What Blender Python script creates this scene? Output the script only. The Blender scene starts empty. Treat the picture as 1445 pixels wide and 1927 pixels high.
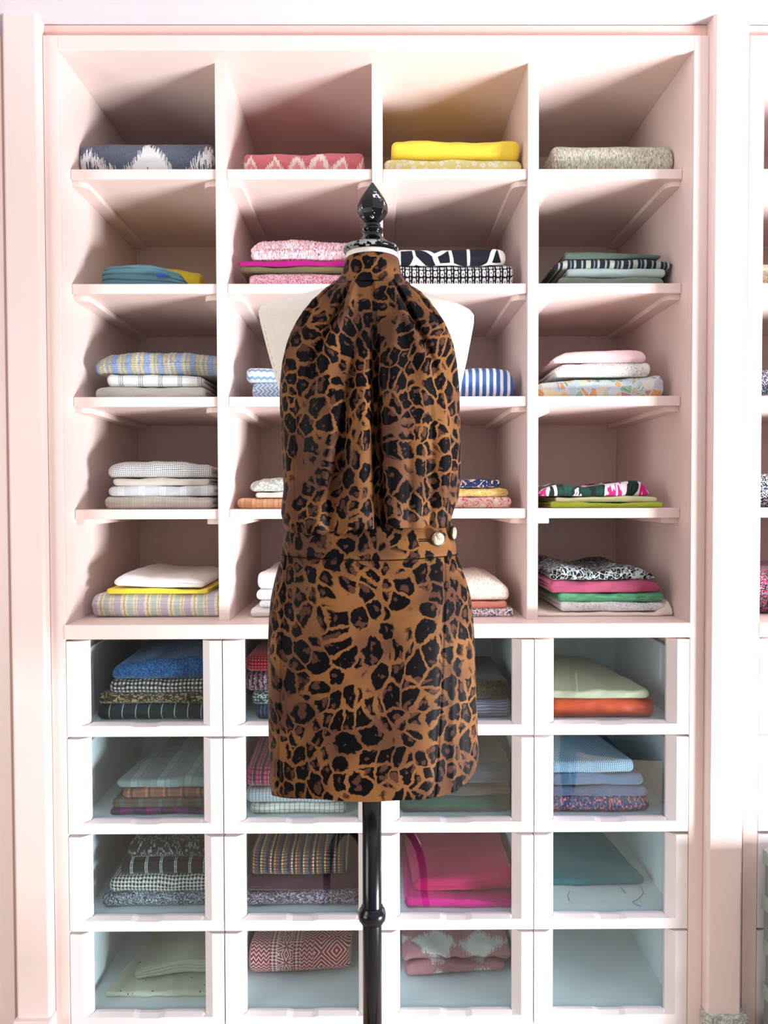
import bpy, bmesh, math, random
from mathutils import Vector, noise, Matrix
PI = math.pi
R_ = math.radians
C = bpy.context.scene.collection
sc = bpy.context.scene

# ------------------------------------------------------------------ camera
H = 1.45                       # lens height above the floor
F = 1447.0                     # focal length in pixels of the 1445x1927 frame
PITCH, ROLL, YAW, CX, CY = 0.0253, -0.00276, 0.00517, 719.93, 971.31
_fw = Vector((math.sin(YAW)*math.cos(PITCH), math.cos(YAW)*math.cos(PITCH), -math.sin(PITCH)))
_rt = Vector((math.cos(YAW), -math.sin(YAW), 0))
_up = _rt.cross(_fw)
CR = math.cos(ROLL)*_rt + math.sin(ROLL)*_up
CU = -math.sin(ROLL)*_rt + math.cos(ROLL)*_up
def at(px, py, Y):
    "world point seen at a photo pixel, at distance Y from the lens"
    d = _fw + CR*((px-CX)/F) - CU*((py-CY)/F)
    d = d/d.y*Y
    return Vector((d.x, Y, d.z+H))
cam = bpy.data.cameras.new('camera')
co = bpy.data.objects.new('camera', cam); C.objects.link(co)
co.matrix_world = Matrix((
    (CR.x, CU.x, -_fw.x, 0), (CR.y, CU.y, -_fw.y, 0), (CR.z, CU.z, -_fw.z, H), (0, 0, 0, 1)))
cam.sensor_fit = 'AUTO'; cam.sensor_width = 36; cam.lens = F/1927*36
cam.shift_x = (722.5-CX)/1927; cam.shift_y = (CY-963.5)/1927
cam.clip_start = 0.02
sc.camera = co

# ------------------------------------------------------------------ light
sc.view_settings.view_transform = 'Standard'; sc.view_settings.look = 'None'
sc.view_settings.gamma = 1; sc.view_settings.use_curve_mapping = False
sc.view_settings.exposure = 0.1
w = bpy.data.worlds.new('sky'); sc.world = w; w.use_nodes = True
bg = w.node_tree.nodes['Background']
bg.inputs[0].default_value = (0.93, 0.96, 1.0, 1); bg.inputs[1].default_value = 0.11
def area(name, loc, target, sx, sy, power, col):
    l = bpy.data.lights.new(name, 'AREA'); l.shape = 'RECTANGLE'; l.size = sx; l.size_y = sy
    l.energy = power; l.color = col
    o = bpy.data.objects.new(name, l); C.objects.link(o); o.location = loc
    o.rotation_euler = (Vector(target)-Vector(loc)).to_track_quat('-Z', 'Y').to_euler()
    return o
# daylight bouncing off the sunlit floor by the low window at the right
area('window_daylight', (2.9, 0.30, 0.25), (0.0, 2.2, 1.6), 1.1, 0.75, 330, (0.94, 0.95, 1.0))
# wide soft fill added behind the camera for the general room light
area('room_fill', (1.0, -2.2, 1.7), (0.0, 2.0, 1.2), 3.2, 2.0, 8, (1.0, 0.98, 0.97))
# fill lamp added at the left to lift the dim left posts
area('left_fill', (-2.5, -.1, 1.35), (-.2, 1.95, 1.25), 1.2, 1.6, 46, (1.0, .985, .97))
# overhead fill added to brighten the floor mirrored in the drawer glass
fl = area('floor_fill', (1.25, -.35, 2.62), (1.15, .1, 0), .9, .6, 38, (.95, .98, 1.0)); fl.data.spread = R_(75)
cyc = sc.cycles
cyc.max_bounces = 10; cyc.diffuse_bounces = 6; cyc.transparent_max_bounces = 12
cyc.caustics_reflective = False; cyc.caustics_refractive = False

# ------------------------------------------------------------------ node helpers
class NT:
    def __init__(s, name):
        s.mat = bpy.data.materials.new(name); s.mat.use_nodes = True
        s.t = s.mat.node_tree; s.n = s.t.nodes; s.l = s.t.links
        s.p = s.n['Principled BSDF']; s.out = s.n['Material Output']
        s.uvn = None
    def put(s, sock, v):
        if isinstance(v, bpy.types.NodeSocket): s.l.new(v, sock)
        elif isinstance(v, (tuple, list)):
            sock.default_value = tuple(v)+((1,) if len(v) == 3 and sock.type == 'RGBA' else ())
        else: sock.default_value = v
    def m(s, op, a, b=0.0, c=0.0, clamp=False):
        n = s.n.new('ShaderNodeMath'); n.operation = op; n.use_clamp = clamp
        s.put(n.inputs[0], a); s.put(n.inputs[1], b); s.put(n.inputs[2], c)
        return n.outputs[0]
    def vm(s, op, a, b=(0, 0, 0)):
        n = s.n.new('ShaderNodeVectorMath'); n.operation = op
        s.put(n.inputs[0], a); s.put(n.inputs[1], b); return n.outputs[0]
    def uv(s):
        if not s.uvn:
            s.uvn = s.n.new('ShaderNodeUVMap').outputs[0]
            x = s.n.new('ShaderNodeSeparateXYZ'); s.l.new(s.uvn, x.inputs[0])
            s.u, s.v = x.outputs[0], x.outputs[1]
        return s.uvn
    def pos(s):
        n = s.n.new('ShaderNodeTexCoord'); return n.outputs['Object']
    def xyz(s, x, y, z=0.0):
        n = s.n.new('ShaderNodeCombineXYZ'); s.put(n.inputs[0], x); s.put(n.inputs[1], y); s.put(n.inputs[2], z)
        return n.outputs[0]
    def noise(s, vec, scale, detail=2, rough=.5, dist=0):
        n = s.n.new('ShaderNodeTexNoise'); s.put(n.inputs['Vector'], vec)
        n.inputs['Scale'].default_value = scale; n.inputs['Detail'].default_value = detail
        n.inputs['Roughness'].default_value = rough; n.inputs['Distortion'].default_value = dist
        return n.outputs[0], n.outputs[1]
    def white(s, vec):
        n = s.n.new('ShaderNodeTexWhiteNoise'); n.noise_dimensions = '2D'; s.put(n.inputs['Vector'], vec)
        return n.outputs[0]
    def vor(s, vec, scale, feature='F1', rnd=1):
        n = s.n.new('ShaderNodeTexVoronoi'); n.feature = feature; s.put(n.inputs['Vector'], vec)
        n.inputs['Scale'].default_value = scale; n.inputs['Randomness'].default_value = rnd
        return n
    def mix(s, f, a, b):
        n = s.n.new('ShaderNodeMix'); n.data_type = 'RGBA'
        s.put(n.inputs[0], f); s.put(n.inputs[6], a); s.put(n.inputs[7], b); return n.outputs[2]
    def ramp(s, f, stops, interp='CONSTANT'):
        n = s.n.new('ShaderNodeValToRGB'); r = n.color_ramp; r.interpolation = interp
        while len(r.elements) < len(stops): r.elements.new(0.5)
        for e, (p, c) in zip(r.elements, stops): e.position = p; e.color = tuple(c)+(1,)
        s.put(n.inputs[0], f); return n.outputs[0]
    def step(s, x, t, soft=0.0):
        "1 where x > t"
        if soft <= 0: return s.m('GREATER_THAN', x, t)
        n = s.n.new('ShaderNodeMapRange'); n.interpolation_type = 'SMOOTHSTEP'
        s.put(n.inputs[0], x); n.inputs[1].default_value = t-soft; n.inputs[2].default_value = t+soft
        return n.outputs[0]
    def done(s, col, rough=.8, bump=None, bstr=.3, bdist=.001, spec=.3, sheen=0):
        s.put(s.p.inputs['Base Color'], col); s.put(s.p.inputs['Roughness'], rough)
        s.p.inputs['Specular IOR Level'].default_value = spec
        if sheen: s.p.inputs['Sheen Weight'].default_value = sheen
        if bump is not None:
            b = s.n.new('ShaderNodeBump'); b.inputs['Strength'].default_value = bstr
            b.inputs['Distance'].default_value = bdist; s.put(b.inputs['Height'], bump)
            s.l.new(b.outputs[0], s.p.inputs['Normal'])
        return s.mat
def srgb(*c):
    if len(c) == 1:
        h = c[0]; c = [int(h[i:i+2], 16) for i in (0, 2, 4)]
    return tuple(((x/255)/12.92 if x/255 <= .04045 else ((x/255+.055)/1.055)**2.4) for x in c)

# ------------------------------------------------------------------ plain materials
def paint(name, col, rough=.38):
    t = NT(name); p = t.pos()
    a, _ = t.noise(p, 9, 3); b, _ = t.noise(t.vm('MULTIPLY', p, (1, 1, 8)), 60, 2)
    c = t.mix(t.m('MULTIPLY', a, .10), col, tuple(x*.86 for x in col))
    return t.done(c, rough, t.m('ADD', b, a), .06, .0006, .35)
M = {}
M['paint'] = paint('pale_pink_paint', (.79, .655, .615))
M['drawer_paint'] = paint('drawer_paint', (.80, .755, .755), .42)
M['trim_paint'] = paint('pink_paint_warm_bounce', (.80, .53, .47), .4)  # pale pink paint, deepened to carry the warm bounce light in the recesses
M['plaster'] = paint('white_plaster', (.66, .645, .70), .8)
M['interior'] = paint('drawer_interior', (.78, .82, .83), .5)
def simple(name, col, rough=.5, metal=0, spec=.5, coat=0):
    t = NT(name); a, _ = t.noise(t.pos(), 40, 3)
    c = t.mix(t.m('MULTIPLY', a, .15), col, tuple(x*.75 for x in col))
    m = t.done(c, rough, None, spec=spec)
    t.p.inputs['Metallic'].default_value = metal; t.p.inputs['Coat Weight'].default_value = coat
    t.p.inputs['Coat Roughness'].default_value = .08
    return m
M['black_pole'] = simple('black_lacquered_metal', (.004, .006, .009), .25, 0, .3, .12)
M['chair_wood'] = simple('dark_chair_wood', (.012, .009, .008), .35)
M['chair_fabric'] = simple('grey_upholstery', (.12, .14, .16), .9)
M['brass'] = simple('antique_metal', (.10, .08, .055), .35, 1)
M['thread'] = simple('thread', (.012, .008, .006), .95, 0, .05)
M['grey_card'] = simple('grey_green_card', srgb(128, 140, 136), .75, 0, .2)
M['grey_lid'] = simple('grey_green_card_lid', srgb(150, 163, 158), .7, 0, .2)
def _floor():
    t = NT('oak_floor'); p = t.pos()
    br = t.n.new('ShaderNodeTexBrick'); t.put(br.inputs['Vector'], p)
    br.inputs['Scale'].default_value = 1; br.inputs['Brick Width'].default_value = 1.1; br.inputs['Row Height'].default_value = .11
    br.inputs['Mortar Size'].default_value = .002
    br.inputs['Color1'].default_value = (.55, .42, .30, 1); br.inputs['Color2'].default_value = (.45, .33, .23, 1)
    br.inputs['Mortar'].default_value = (.03, .02, .01, 1)
    g, _ = t.noise(t.vm('MULTIPLY', p, (2, 30, 1)), 3, 4)
    return t.done(t.mix(t.m('MULTIPLY', g, .5), br.outputs[0], (.30, .21, .14)), .35)
M['floor'] = _floor()
def _marble():
    t = NT('green_grey_marble'); a, _ = t.noise(t.pos(), 60, 6, .65, 1.5)
    return t.done(t.ramp(a, [(.3, (.13, .15, .13)), (.5, (.36, .40, .36)), (.62, (.7, .72, .68)), (.75, (.2, .24, .2))], 'LINEAR'), .25)
M['marble'] = _marble()
def _canvas():
    t = NT('cream_linen_canvas'); p = t.pos()
    a, _ = t.noise(t.vm('MULTIPLY', p, (1, 1, 7)), 260, 2); b, _ = t.noise(t.vm('MULTIPLY', p, (7, 7, 1)), 260, 2)
    h = t.m('ADD', a, b)
    return t.done(t.mix(t.m('MULTIPLY', h, .45), (.86, .83, .76), (.60, .55, .46)), .9, h, .5, .0006, .15)
M['canvas'] = _canvas()
def _lacquer(name, chip, lo):
    t = NT(name); p = t.pos()
    a, _ = t.noise(p, 55, 4, .6); b, _ = t.noise(p, 12, 2)
    k = t.step(t.m('ADD', t.m('MULTIPLY', a, .7), t.m('MULTIPLY', b, .3)), lo, .004)
    c = t.mix(k, (.003, .004, .006), chip)
    m = t.done(c, t.m('ADD', t.m('MULTIPLY', k, .5), .12), t.m('SUBTRACT', 1.0, k), .5, .0006, .28)
    return m
M['lacquer'] = _lacquer('chipped_black_lacquer', (.55, .58, .58), .615)
M['rim'] = _lacquer('worn_lacquer_rim', (.26, .28, .28), .50)
def _glass():
    t = NT('drawer_glass'); n, l = t.n, t.l
    tr = n.new('ShaderNodeBsdfTransparent'); tr.inputs[0].default_value = (.89, .952, .962, 1)
    gl = n.new('ShaderNodeBsdfGlossy'); gl.inputs['Roughness'].default_value = 0.0; gl.inputs[0].default_value = (1, 1, 1, 1)
    fr = n.new('ShaderNodeFresnel'); ge = n.new('ShaderNodeNewGeometry')
    # both faces of the thin pane reflect like its outer face
    t.put(fr.inputs[0], t.m('ADD', t.m('MULTIPLY', ge.outputs['Backfacing'], 1/1.5-1.5), 1.5))
    mx = n.new('ShaderNodeMixShader'); l.new(fr.outputs[0], mx.inputs[0]); l.new(tr.outputs[0], mx.inputs[1]); l.new(gl.outputs[0], mx.inputs[2])
    l.new(mx.outputs[0], t.out.inputs[0]); n.remove(t.p); return t.mat
M['glass'] = _glass()

# ------------------------------------------------------------------ fabric materials (patterns live in the cloth's own UV metres)
def fin(t, col, weave=1400, rough=.85, bstr=.35, sheen=.15, var=.12):
    "thread relief and slight slub over a pattern colour"
    uv = t.uv()
    a, _ = t.noise(t.xyz(t.m('MULTIPLY', t.u, 1.0), t.m('MULTIPLY', t.v, .18)), weave, 1)
    b, _ = t.noise(t.xyz(t.m('MULTIPLY', t.u, .18), t.v), weave, 1)
    h = t.m('ADD', a, b)
    k = t.m('MULTIPLY', t.m('SUBTRACT', h, .55), var*2, clamp=True)
    col = t.mix(k, col, (.02, .02, .02))
    return t.done(col, rough, h, bstr, .0008, .2, sheen)
def f_plain(name, c, c2=None, rough=.8, bstr=.3, var=.08, weave=1400):
    t = NT(name); uv = t.uv(); a, _ = t.noise(t.xyz(t.u, t.m('MULTIPLY', t.v, 6)), 40, 3)
    return fin(t, t.mix(a, c, c2 or tuple(x*.82 for x in c)), weave, rough, bstr, .15, var)
def f_tweed(name, cols, su=500, sv=500, warp=0.0, bstr=.8, rough=.95):
    "pixel weave: every yarn crossing takes one of the colours"
    t = NT(name); t.uv()
    u, v = t.u, t.v
    if warp:
        _, n = t.noise(t.uvn, 60, 2); s = t.n.new('ShaderNodeSeparateXYZ'); t.l.new(n, s.inputs[0])
        u = t.m('ADD', u, t.m('MULTIPLY', s.outputs[0], warp)); v = t.m('ADD', v, t.m('MULTIPLY', s.outputs[1], warp))
    r = t.white(t.xyz(t.m('FLOOR', t.m('MULTIPLY', u, su)), t.m('FLOOR', t.m('MULTIPLY', v, sv))))
    k = len(cols); c = t.ramp(r, [(i/k, x) for i, x in enumerate(cols)])
    return t.done(c, rough, r, bstr, .002, .15, .2)
def f_stripes(name, period, stops, axis='u', stops2=None, period2=None, jag=0, base=None, var=.12, rough=.85):
    t = NT(name); t.uv(); u, v = (t.u, t.v) if axis == 'u' else (t.v, t.u)
    if jag:
        n, _ = t.noise(t.uvn, 120, 2); u = t.m('ADD', u, t.m('MULTIPLY', n, jag))
    f = t.m('FRACT', t.m('DIVIDE', u, period)); c = t.ramp(f, stops)
    if stops2:
        g = t.m('FRACT', t.m('DIVIDE', v, period2 or period)); c2 = t.ramp(g, stops2)
        n = t.n.new('ShaderNodeMix'); n.data_type = 'RGBA'; n.blend_type = 'MULTIPLY'; n.inputs[0].default_value = 1
        t.put(n.inputs[6], c); t.put(n.inputs[7], c2); c = n.outputs[2]
    return fin(t, c, 1400, rough, .35, .15, var)
def f_check(name, a, b, mid=None, s=.006, tooth=False, third=None):
    t = NT(name); t.uv()
    n, _ = t.noise(t.uvn, 30, 2); u = t.m('ADD', t.u, t.m('MULTIPLY', n, s*.5)); v = t.m('ADD', t.v, t.m('MULTIPLY', n, s*.7))
    x = t.m('LESS_THAN', t.m('FRACT', t.m('DIVIDE', u, s)), .5); y = t.m('LESS_THAN', t.m('FRACT', t.m('DIVIDE', v, s)), .5)
    sm = t.m('MULTIPLY', t.m('ADD', x, y), .5)
    if tooth:
        d = t.m('LESS_THAN', t.m('FRACT', t.m('DIVIDE', t.m('ADD', u, v), s*.5)), .5)
        is1 = t.m('COMPARE', sm, .5, .1); sm = t.m('ADD', t.m('MULTIPLY', sm, t.m('SUBTRACT', 1, is1)), t.m('MULTIPLY', d, is1))
    mid = mid or tuple((p+q)/2 for p, q in zip(a, b))
    c = t.ramp(sm, [(0, a), (.35, mid), (.8, b)])
    if third:
        z = t.m('LESS_THAN', t.m('FRACT', t.m('DIVIDE', u, s*3)), .34)
        c = t.mix(t.m('MULTIPLY', t.m('MULTIPLY', z, y), .8), c, third)
    return fin(t, c, 1200, .9)
def f_blotch(name, stops, scale=30, detail=3, dist=1.0, su=1, sv=1, interp='CONSTANT', var=.1, rough=.85, off=0):
    t = NT(name); t.uv(); a, _ = t.noise(t.xyz(t.m('MULTIPLY', t.u, su), t.m('MULTIPLY', t.v, sv), off), scale, detail, .55, dist)
    return fin(t, t.ramp(a, stops, interp), 1400, rough, .35, .15, var)
def f_ikat(name, stops, pu=.09, pv=.07, jag=.012, ph=0., streak=0.3, contrast=1.0):
    "large motif, edges feathered along the warp threads"
    t = NT(name); t.uv()
    j = t.white(t.xyz(t.m('FLOOR', t.m('MULTIPLY', t.u, 900)), 3.0))
    v = t.m('ADD', t.v, t.m('MULTIPLY', t.m('SUBTRACT', j, .5), jag))
    n, _ = t.noise(t.xyz(t.u, v), 14, 1); n2, _ = t.noise(t.xyz(t.u, v, 5.0), 14, 1)
    a = t.m('COSINE', t.m('ADD', t.m('MULTIPLY', t.m('ADD', t.u, t.m('MULTIPLY', n, .05)), 2*PI/pu), ph))
    b = t.m('COSINE', t.m('MULTIPLY', t.m('ADD', v, t.m('MULTIPLY', n2, .04)), 2*PI/pv))
    f = t.m('ADD', t.m('MULTIPLY', t.m('ADD', a, b), .25*contrast), .5)
    c = t.ramp(f, stops)
    k, _ = t.noise(t.xyz(t.u, t.m('MULTIPLY', t.v, .08)), 900, 1)
    c = t.mix(t.m('MULTIPLY', k, streak), c, (.75, .74, .72))
    return fin(t, c, 1300, .85, .4, .15, .1)
def f_warp_ikat(name, dark, light, period, height, ph=0., th=.36, jag=.02, fill=None):
    "zigzag ikat: thick strokes whose edges are combed out along the threads"
    t = NT(name); t.uv()
    j = t.white(t.xyz(t.m('FLOOR', t.m('MULTIPLY', t.u, 700)), 3.0))
    n, _ = t.noise(t.xyz(t.u, t.v), 18, 1)
    v = t.m('DIVIDE', t.m('ADD', t.v, t.m('MULTIPLY', t.m('SUBTRACT', j, .5), jag)), height)
    tri = t.m('DIVIDE', t.m('PINGPONG', t.m('ADD', t.u, t.m('ADD', t.m('MULTIPLY', n, .02), ph)), period/2), period/2)
    k, _ = t.noise(t.xyz(t.u, 0.0), 8, 1)
    w_ = t.m('ADD', t.m('MULTIPLY', t.m('SUBTRACT', k, .5), 1.6), th)
    a = t.m('LESS_THAN', t.m('ABSOLUTE', t.m('SUBTRACT', v, tri)), w_)
    c = t.mix(a, dark, light)
    if fill:
        b = t.m('LESS_THAN', t.m('ABSOLUTE', t.m('SUBTRACT', v, tri)), t.m('MULTIPLY', w_, .4)); c = t.mix(b, c, fill)
    s_, _ = t.noise(t.xyz(t.u, t.m('MULTIPLY', t.v, .08)), 900, 1); s2, _ = t.noise(t.xyz(t.m('MULTIPLY', t.u, .08), t.v), 900, 1)
    c = t.mix(t.m('MULTIPLY', t.m('MULTIPLY', s_, s2), .45), c, (.72, .74, .76))
    return fin(t, c, 1300, .85, .4, .15, .1)
def f_mosaic(name, cols, line, scale=40, lw=.06):
    t = NT(name); t.uv(); n, nc = t.noise(t.uvn, 25, 1)
    p = t.vm('ADD', t.uvn, t.vm('MULTIPLY', nc, (.008, .008, 0)))
    f1 = t.vor(p, scale); ed = t.vor(p, scale, 'DISTANCE_TO_EDGE').outputs['Distance']
    s = t.n.new('ShaderNodeSeparateColor'); t.l.new(f1.outputs['Color'], s.inputs[0])
    k = len(cols); c = t.ramp(s.outputs[0], [(i/k, x) for i, x in enumerate(cols)])
    rings = t.m('GREATER_THAN', t.m('FRACT', t.m('MULTIPLY', ed, 9)), .62)
    c2 = t.ramp(s.outputs[1], [(i/k, x) for i, x in enumerate(reversed(cols))])
    c = t.mix(t.m('MULTIPLY', rings, .8), c, c2)
    dots = t.m('LESS_THAN', t.vor(t.uvn, scale*9).outputs['Distance'], .28)
    c = t.mix(t.m('MULTIPLY', dots, .6), c, line)
    return fin(t, t.mix(t.m('LESS_THAN', ed, lw), c, line), 1400)
def f_lines(name, base, line, scale=30, lw=.07, su=1, sv=1):
    "giraffe net: pale lines round dark patches"
    t = NT(name); t.uv(); n, nc = t.noise(t.uvn, 18, 1)
    p = t.xyz(t.m('MULTIPLY', t.u, su), t.m('MULTIPLY', t.v, sv))
    p = t.vm('ADD', p, t.vm('MULTIPLY', nc, (.012, .012, 0)))
    ed = t.vor(p, scale, 'DISTANCE_TO_EDGE').outputs['Distance']
    return fin(t, t.mix(t.step(ed, lw, .01), line, base), 1400, .8, .25, .1, .05)
def f_dots(name, base, dot, scale=120, r=.25, base2=None, ring=None, rnd=1):
    t = NT(name); t.uv(); d = t.vor(t.uvn, scale, 'F1', rnd).outputs['Distance']
    a, _ = t.noise(t.uvn, 30, 3)
    c = t.mix(a, base, base2 or base)
    k = t.m('LESS_THAN', d, r)
    if ring: k = t.m('MULTIPLY', k, t.m('GREATER_THAN', d, ring))
    return fin(t, t.mix(k, c, dot), 1400)
def f_zigzag(name, stops, pv=.018, pu=.02, amp=.005, axis='v'):
    t = NT(name); t.uv(); u, v = (t.u, t.v) if axis == 'v' else (t.v, t.u)
    n, _ = t.noise(t.uvn, 50, 2)
    z = t.m('ADD', v, t.m('ADD', t.m('MULTIPLY', t.m('PINGPONG', u, pu/2), amp/(pu/2)), t.m('MULTIPLY', n, .002)))
    return fin(t, t.ramp(t.m('FRACT', t.m('DIVIDE', z, pv)), stops), 1400, .9, .6)
def f_links(name, dark, light):
    "columns of rounded links between dotted lines"
    t = NT(name); t.uv()
    fu = t.m('FRACT', t.m('DIVIDE', t.u, .0185)); fv = t.m('FRACT', t.m('DIVIDE', t.v, .0215))
    n, _ = t.noise(t.uvn, 200, 2)
    a = t.m('POWER', t.m('ABSOLUTE', t.m('DIVIDE', t.m('SUBTRACT', fu, .38), .25)), 4)
    b = t.m('POWER', t.m('ABSOLUTE', t.m('DIVIDE', t.m('SUBTRACT', fv, .5), .42)), 4)
    oval = t.m('LESS_THAN', t.m('ADD', t.m('ADD', a, b), t.m('MULTIPLY', n, .4)), 1.1)
    hole = t.m('LESS_THAN', t.m('ADD', t.m('POWER', t.m('DIVIDE', t.m('SUBTRACT', fu, .38), .07), 2), t.m('POWER', t.m('DIVIDE', t.m('SUBTRACT', fv, .45), .12), 2)), 1.0)
    st = t.m('MULTIPLY', t.m('GREATER_THAN', fu, .78), t.m('LESS_THAN', fu, .9))
    st = t.m('MULTIPLY', st, t.m('GREATER_THAN', t.m('FRACT', t.m('MULTIPLY', fv, 2)), .35))
    k = t.m('MAXIMUM', t.m('MULTIPLY', oval, t.m('SUBTRACT', 1, hole)), st)
    return fin(t, t.mix(k, dark, light), 1400, .8, .25, .1, .05)
def f_nordic(name, red, white):
    "bands of red folk embroidery: zigzags, lozenges and stars"
    t = NT(name); t.uv()
    def tri(x, p, o=0.0): return t.m('DIVIDE', t.m('PINGPONG', t.m('ADD', x, o), p/2), p/2)
    fu = t.m('FRACT', t.m('DIVIDE', t.u, .285))
    def band(a_, b_): return t.m('MULTIPLY', t.m('GREATER_THAN', fu, a_), t.m('LESS_THAN', fu, b_))
    def add(*q):
        r_ = q[0]
        for k_ in q[1:]: r_ = t.m('ADD', r_, k_)
        return r_
    zig = t.m('GREATER_THAN', t.m('FRACT', t.m('ADD', t.m('DIVIDE', t.v, .011), t.m('MULTIPLY', tri(t.u, .014), .8))), .36)
    dia = t.m('GREATER_THAN', t.m('ADD', tri(t.u, .011), tri(t.v, .009)), 1.0)
    p_, q_ = tri(t.u, .043, .0035), tri(t.v, .043)
    star = t.m('GREATER_THAN', t.m('FRACT', t.m('MULTIPLY', t.m('ADD', t.m('ABSOLUTE', t.m('SUBTRACT', p_, q_)), t.m('MULTIPLY', t.m('MINIMUM', p_, q_), .6)), 3.2)), .48)
    loz = t.m('GREATER_THAN', t.m('FRACT', t.m('MULTIPLY', t.m('ADD', tri(t.u, .085, .012), tri(t.v, .085)), 3.5)), .34)
    f = add(t.m('MULTIPLY', band(-1, .2), zig), t.m('MULTIPLY', band(.2, .28), dia), t.m('MULTIPLY', band(.28, .43), star),
            t.m('MULTIPLY', band(.43, .5), dia), t.m('MULTIPLY', band(.5, .63), zig), t.m('MULTIPLY', band(.63, 2), loz))
    edge = 0.0
    return fin(t, t.mix(t.m('MAXIMUM', f, edge), white, red), 1000, .9)
def leopard(name, scale, tan, tan2, black, brown, rough=.5, fur=.004, lw=.10, gap=1.0, jit=.8, bstr=.12):
    t = NT(name); t.uv()
    _, nb = t.noise(t.uvn, 7, 1)            # the print swells and tightens
    p = t.vm('ADD', t.uvn, t.vm('MULTIPLY', t.vm('SUBTRACT', nb, (.5, .5, .5)), (.07, .05, 0)))
    _, nm = t.noise(p, scale*1.7, 2, .55)
    p1 = t.vm('ADD', p, t.vm('MULTIPLY', t.vm('SUBTRACT', nm, (.5, .5, .5)), (.62/scale, .62/scale, 0)))
    _, nf = t.noise(t.vm('MULTIPLY', t.uvn, (1.0, .28, 1)), 900, 1)   # hairs along the grain
    p2 = t.vm('ADD', p1, t.vm('MULTIPLY', t.vm('SUBTRACT', nf, (.5, .5, .5)), (fur*.35, fur, 0)))
    p3 = t.vm('MULTIPLY', p2, (1.0, .86, 0))
    ed = t.vor(p3, scale, 'DISTANCE_TO_EDGE', jit).outputs['Distance']
    v1 = t.vor(p3, scale, 'F1', jit); d = v1.outputs['Distance']
    sep = t.n.new('ShaderNodeSeparateColor'); t.l.new(v1.outputs['Color'], sep.inputs[0])
    n1, _ = t.noise(p, scale*1.1, 1)
    # width of the pale net varies over the cloth; blobs are kept round
    rnd = t.m('MULTIPLY', t.m('SUBTRACT', .84, d), .55)
    e2 = t.m('SMOOTH_MIN', ed, rnd, .05)
    net = t.step(t.m('SUBTRACT', e2, t.m('MULTIPLY', n1, .10)), lw-.075, .02)
    # an inner fleck, of its own size in each rosette, pushed to one side
    off = t.vm('SUBTRACT', v1.outputs['Color'], (.5, .5, .5))
    p4 = t.vm('ADD', p3, t.vm('MULTIPLY', off, (.34/scale, .34/scale, 0)))
    v2 = t.vor(p3, scale, 'F1', jit)
    dv = t.vm('SUBTRACT', t.vm('SUBTRACT', t.vm('MULTIPLY', p3, (scale, scale, 0)), t.vm('MULTIPLY', v1.outputs['Position'], (scale, scale, 0))), t.vm('MULTIPLY', off, (.22, .30, 0)))
    L = t.n.new('ShaderNodeVectorMath'); L.operation = 'LENGTH'; t.l.new(dv, L.inputs[0])
    rad = t.m('ADD', t.m('MULTIPLY', sep.outputs[2], .19), .03)
    inner = t.m('SUBTRACT', 1.0, t.step(t.m('SUBTRACT', L.outputs['Value'], rad), 0.0, .035))
    # breaks through the ring
    ng, _ = t.noise(t.vm('ADD', p2, (3, 1, 0)), scale*1.35, 1)
    brk = t.step(ng, .64/gap, .02)
    nt, _ = t.noise(t.uvn, 9, 2)
    tn = t.mix(t.step(nt, .5, .16), tan, tan2)
    hair, _ = t.noise(t.xyz(t.u, t.m('MULTIPLY', t.v, .22)), 1500, 2, .7)
    tn = t.mix(t.m('MULTIPLY', hair, .55), tn, brown)
    mid = t.mix(t.m('MULTIPLY', hair, .5), brown, tan2)
    c = t.mix(net, tn, black); c = t.mix(t.m('MULTIPLY', inner, net), c, mid)
    c = t.mix(t.m('MULTIPLY', brk, net), c, mid)
    a, _ = t.noise(t.uvn, 1500, 1)
    m = t.done(c, rough, a, bstr, .0005, .07, 0)
    return m
leo_kw = dict(tan=(.24, .105, .031), tan2=(.10, .043, .023), black=(.0018, .0014, .002), brown=(.045, .019, .012))
M['leo_top'] = leopard('leopard_satin', 37, rough=.5, **leo_kw)
M['leo_skirt'] = leopard('leopard_crepe', 34, rough=.55, **leo_kw)

# ------------------------------------------------------------------ mesh helpers
def link(name, me, parent=None):
    o = bpy.data.objects.new(name, me); C.objects.link(o)
    if parent: o.parent = parent
    return o
def from_bm(name, bm, mat, parent=None, smooth=False, bevel=0, seg=2):
    me = bpy.data.meshes.new(name); bmesh.ops.recalc_face_normals(bm, faces=bm.faces); bm.to_mesh(me); bm.free()
    if mat: me.materials.append(mat)
    if smooth:
        for p in me.polygons: p.use_smooth = True
    o = link(name, me, parent)
    if bevel:
        b = o.modifiers.new('bevel', 'BEVEL'); b.width = bevel; b.segments = seg; b.limit_method = 'ANGLE'; b.angle_limit = R_(40)
        if smooth is False:
            for p in me.polygons: p.use_smooth = False
    return o
def box(bm, x0, x1, y0, y1, z0, z1):
    v = [bm.verts.new((x, y, z)) for x in (x0, x1) for y in (y0, y1) for z in (z0, z1)]
    for f in ((0, 1, 3, 2), (4, 6, 7, 5), (0, 4, 5, 1), (2, 3, 7, 6), (0, 2, 6, 4), (1, 5, 7, 3)):
        bm.faces.new([v[i] for i in f])
def bx(name, b, mat, parent=None, bevel=.0012):
    bm = bmesh.new(); box(bm, *b); return from_bm(name, bm, mat, parent, bevel=bevel)
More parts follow.
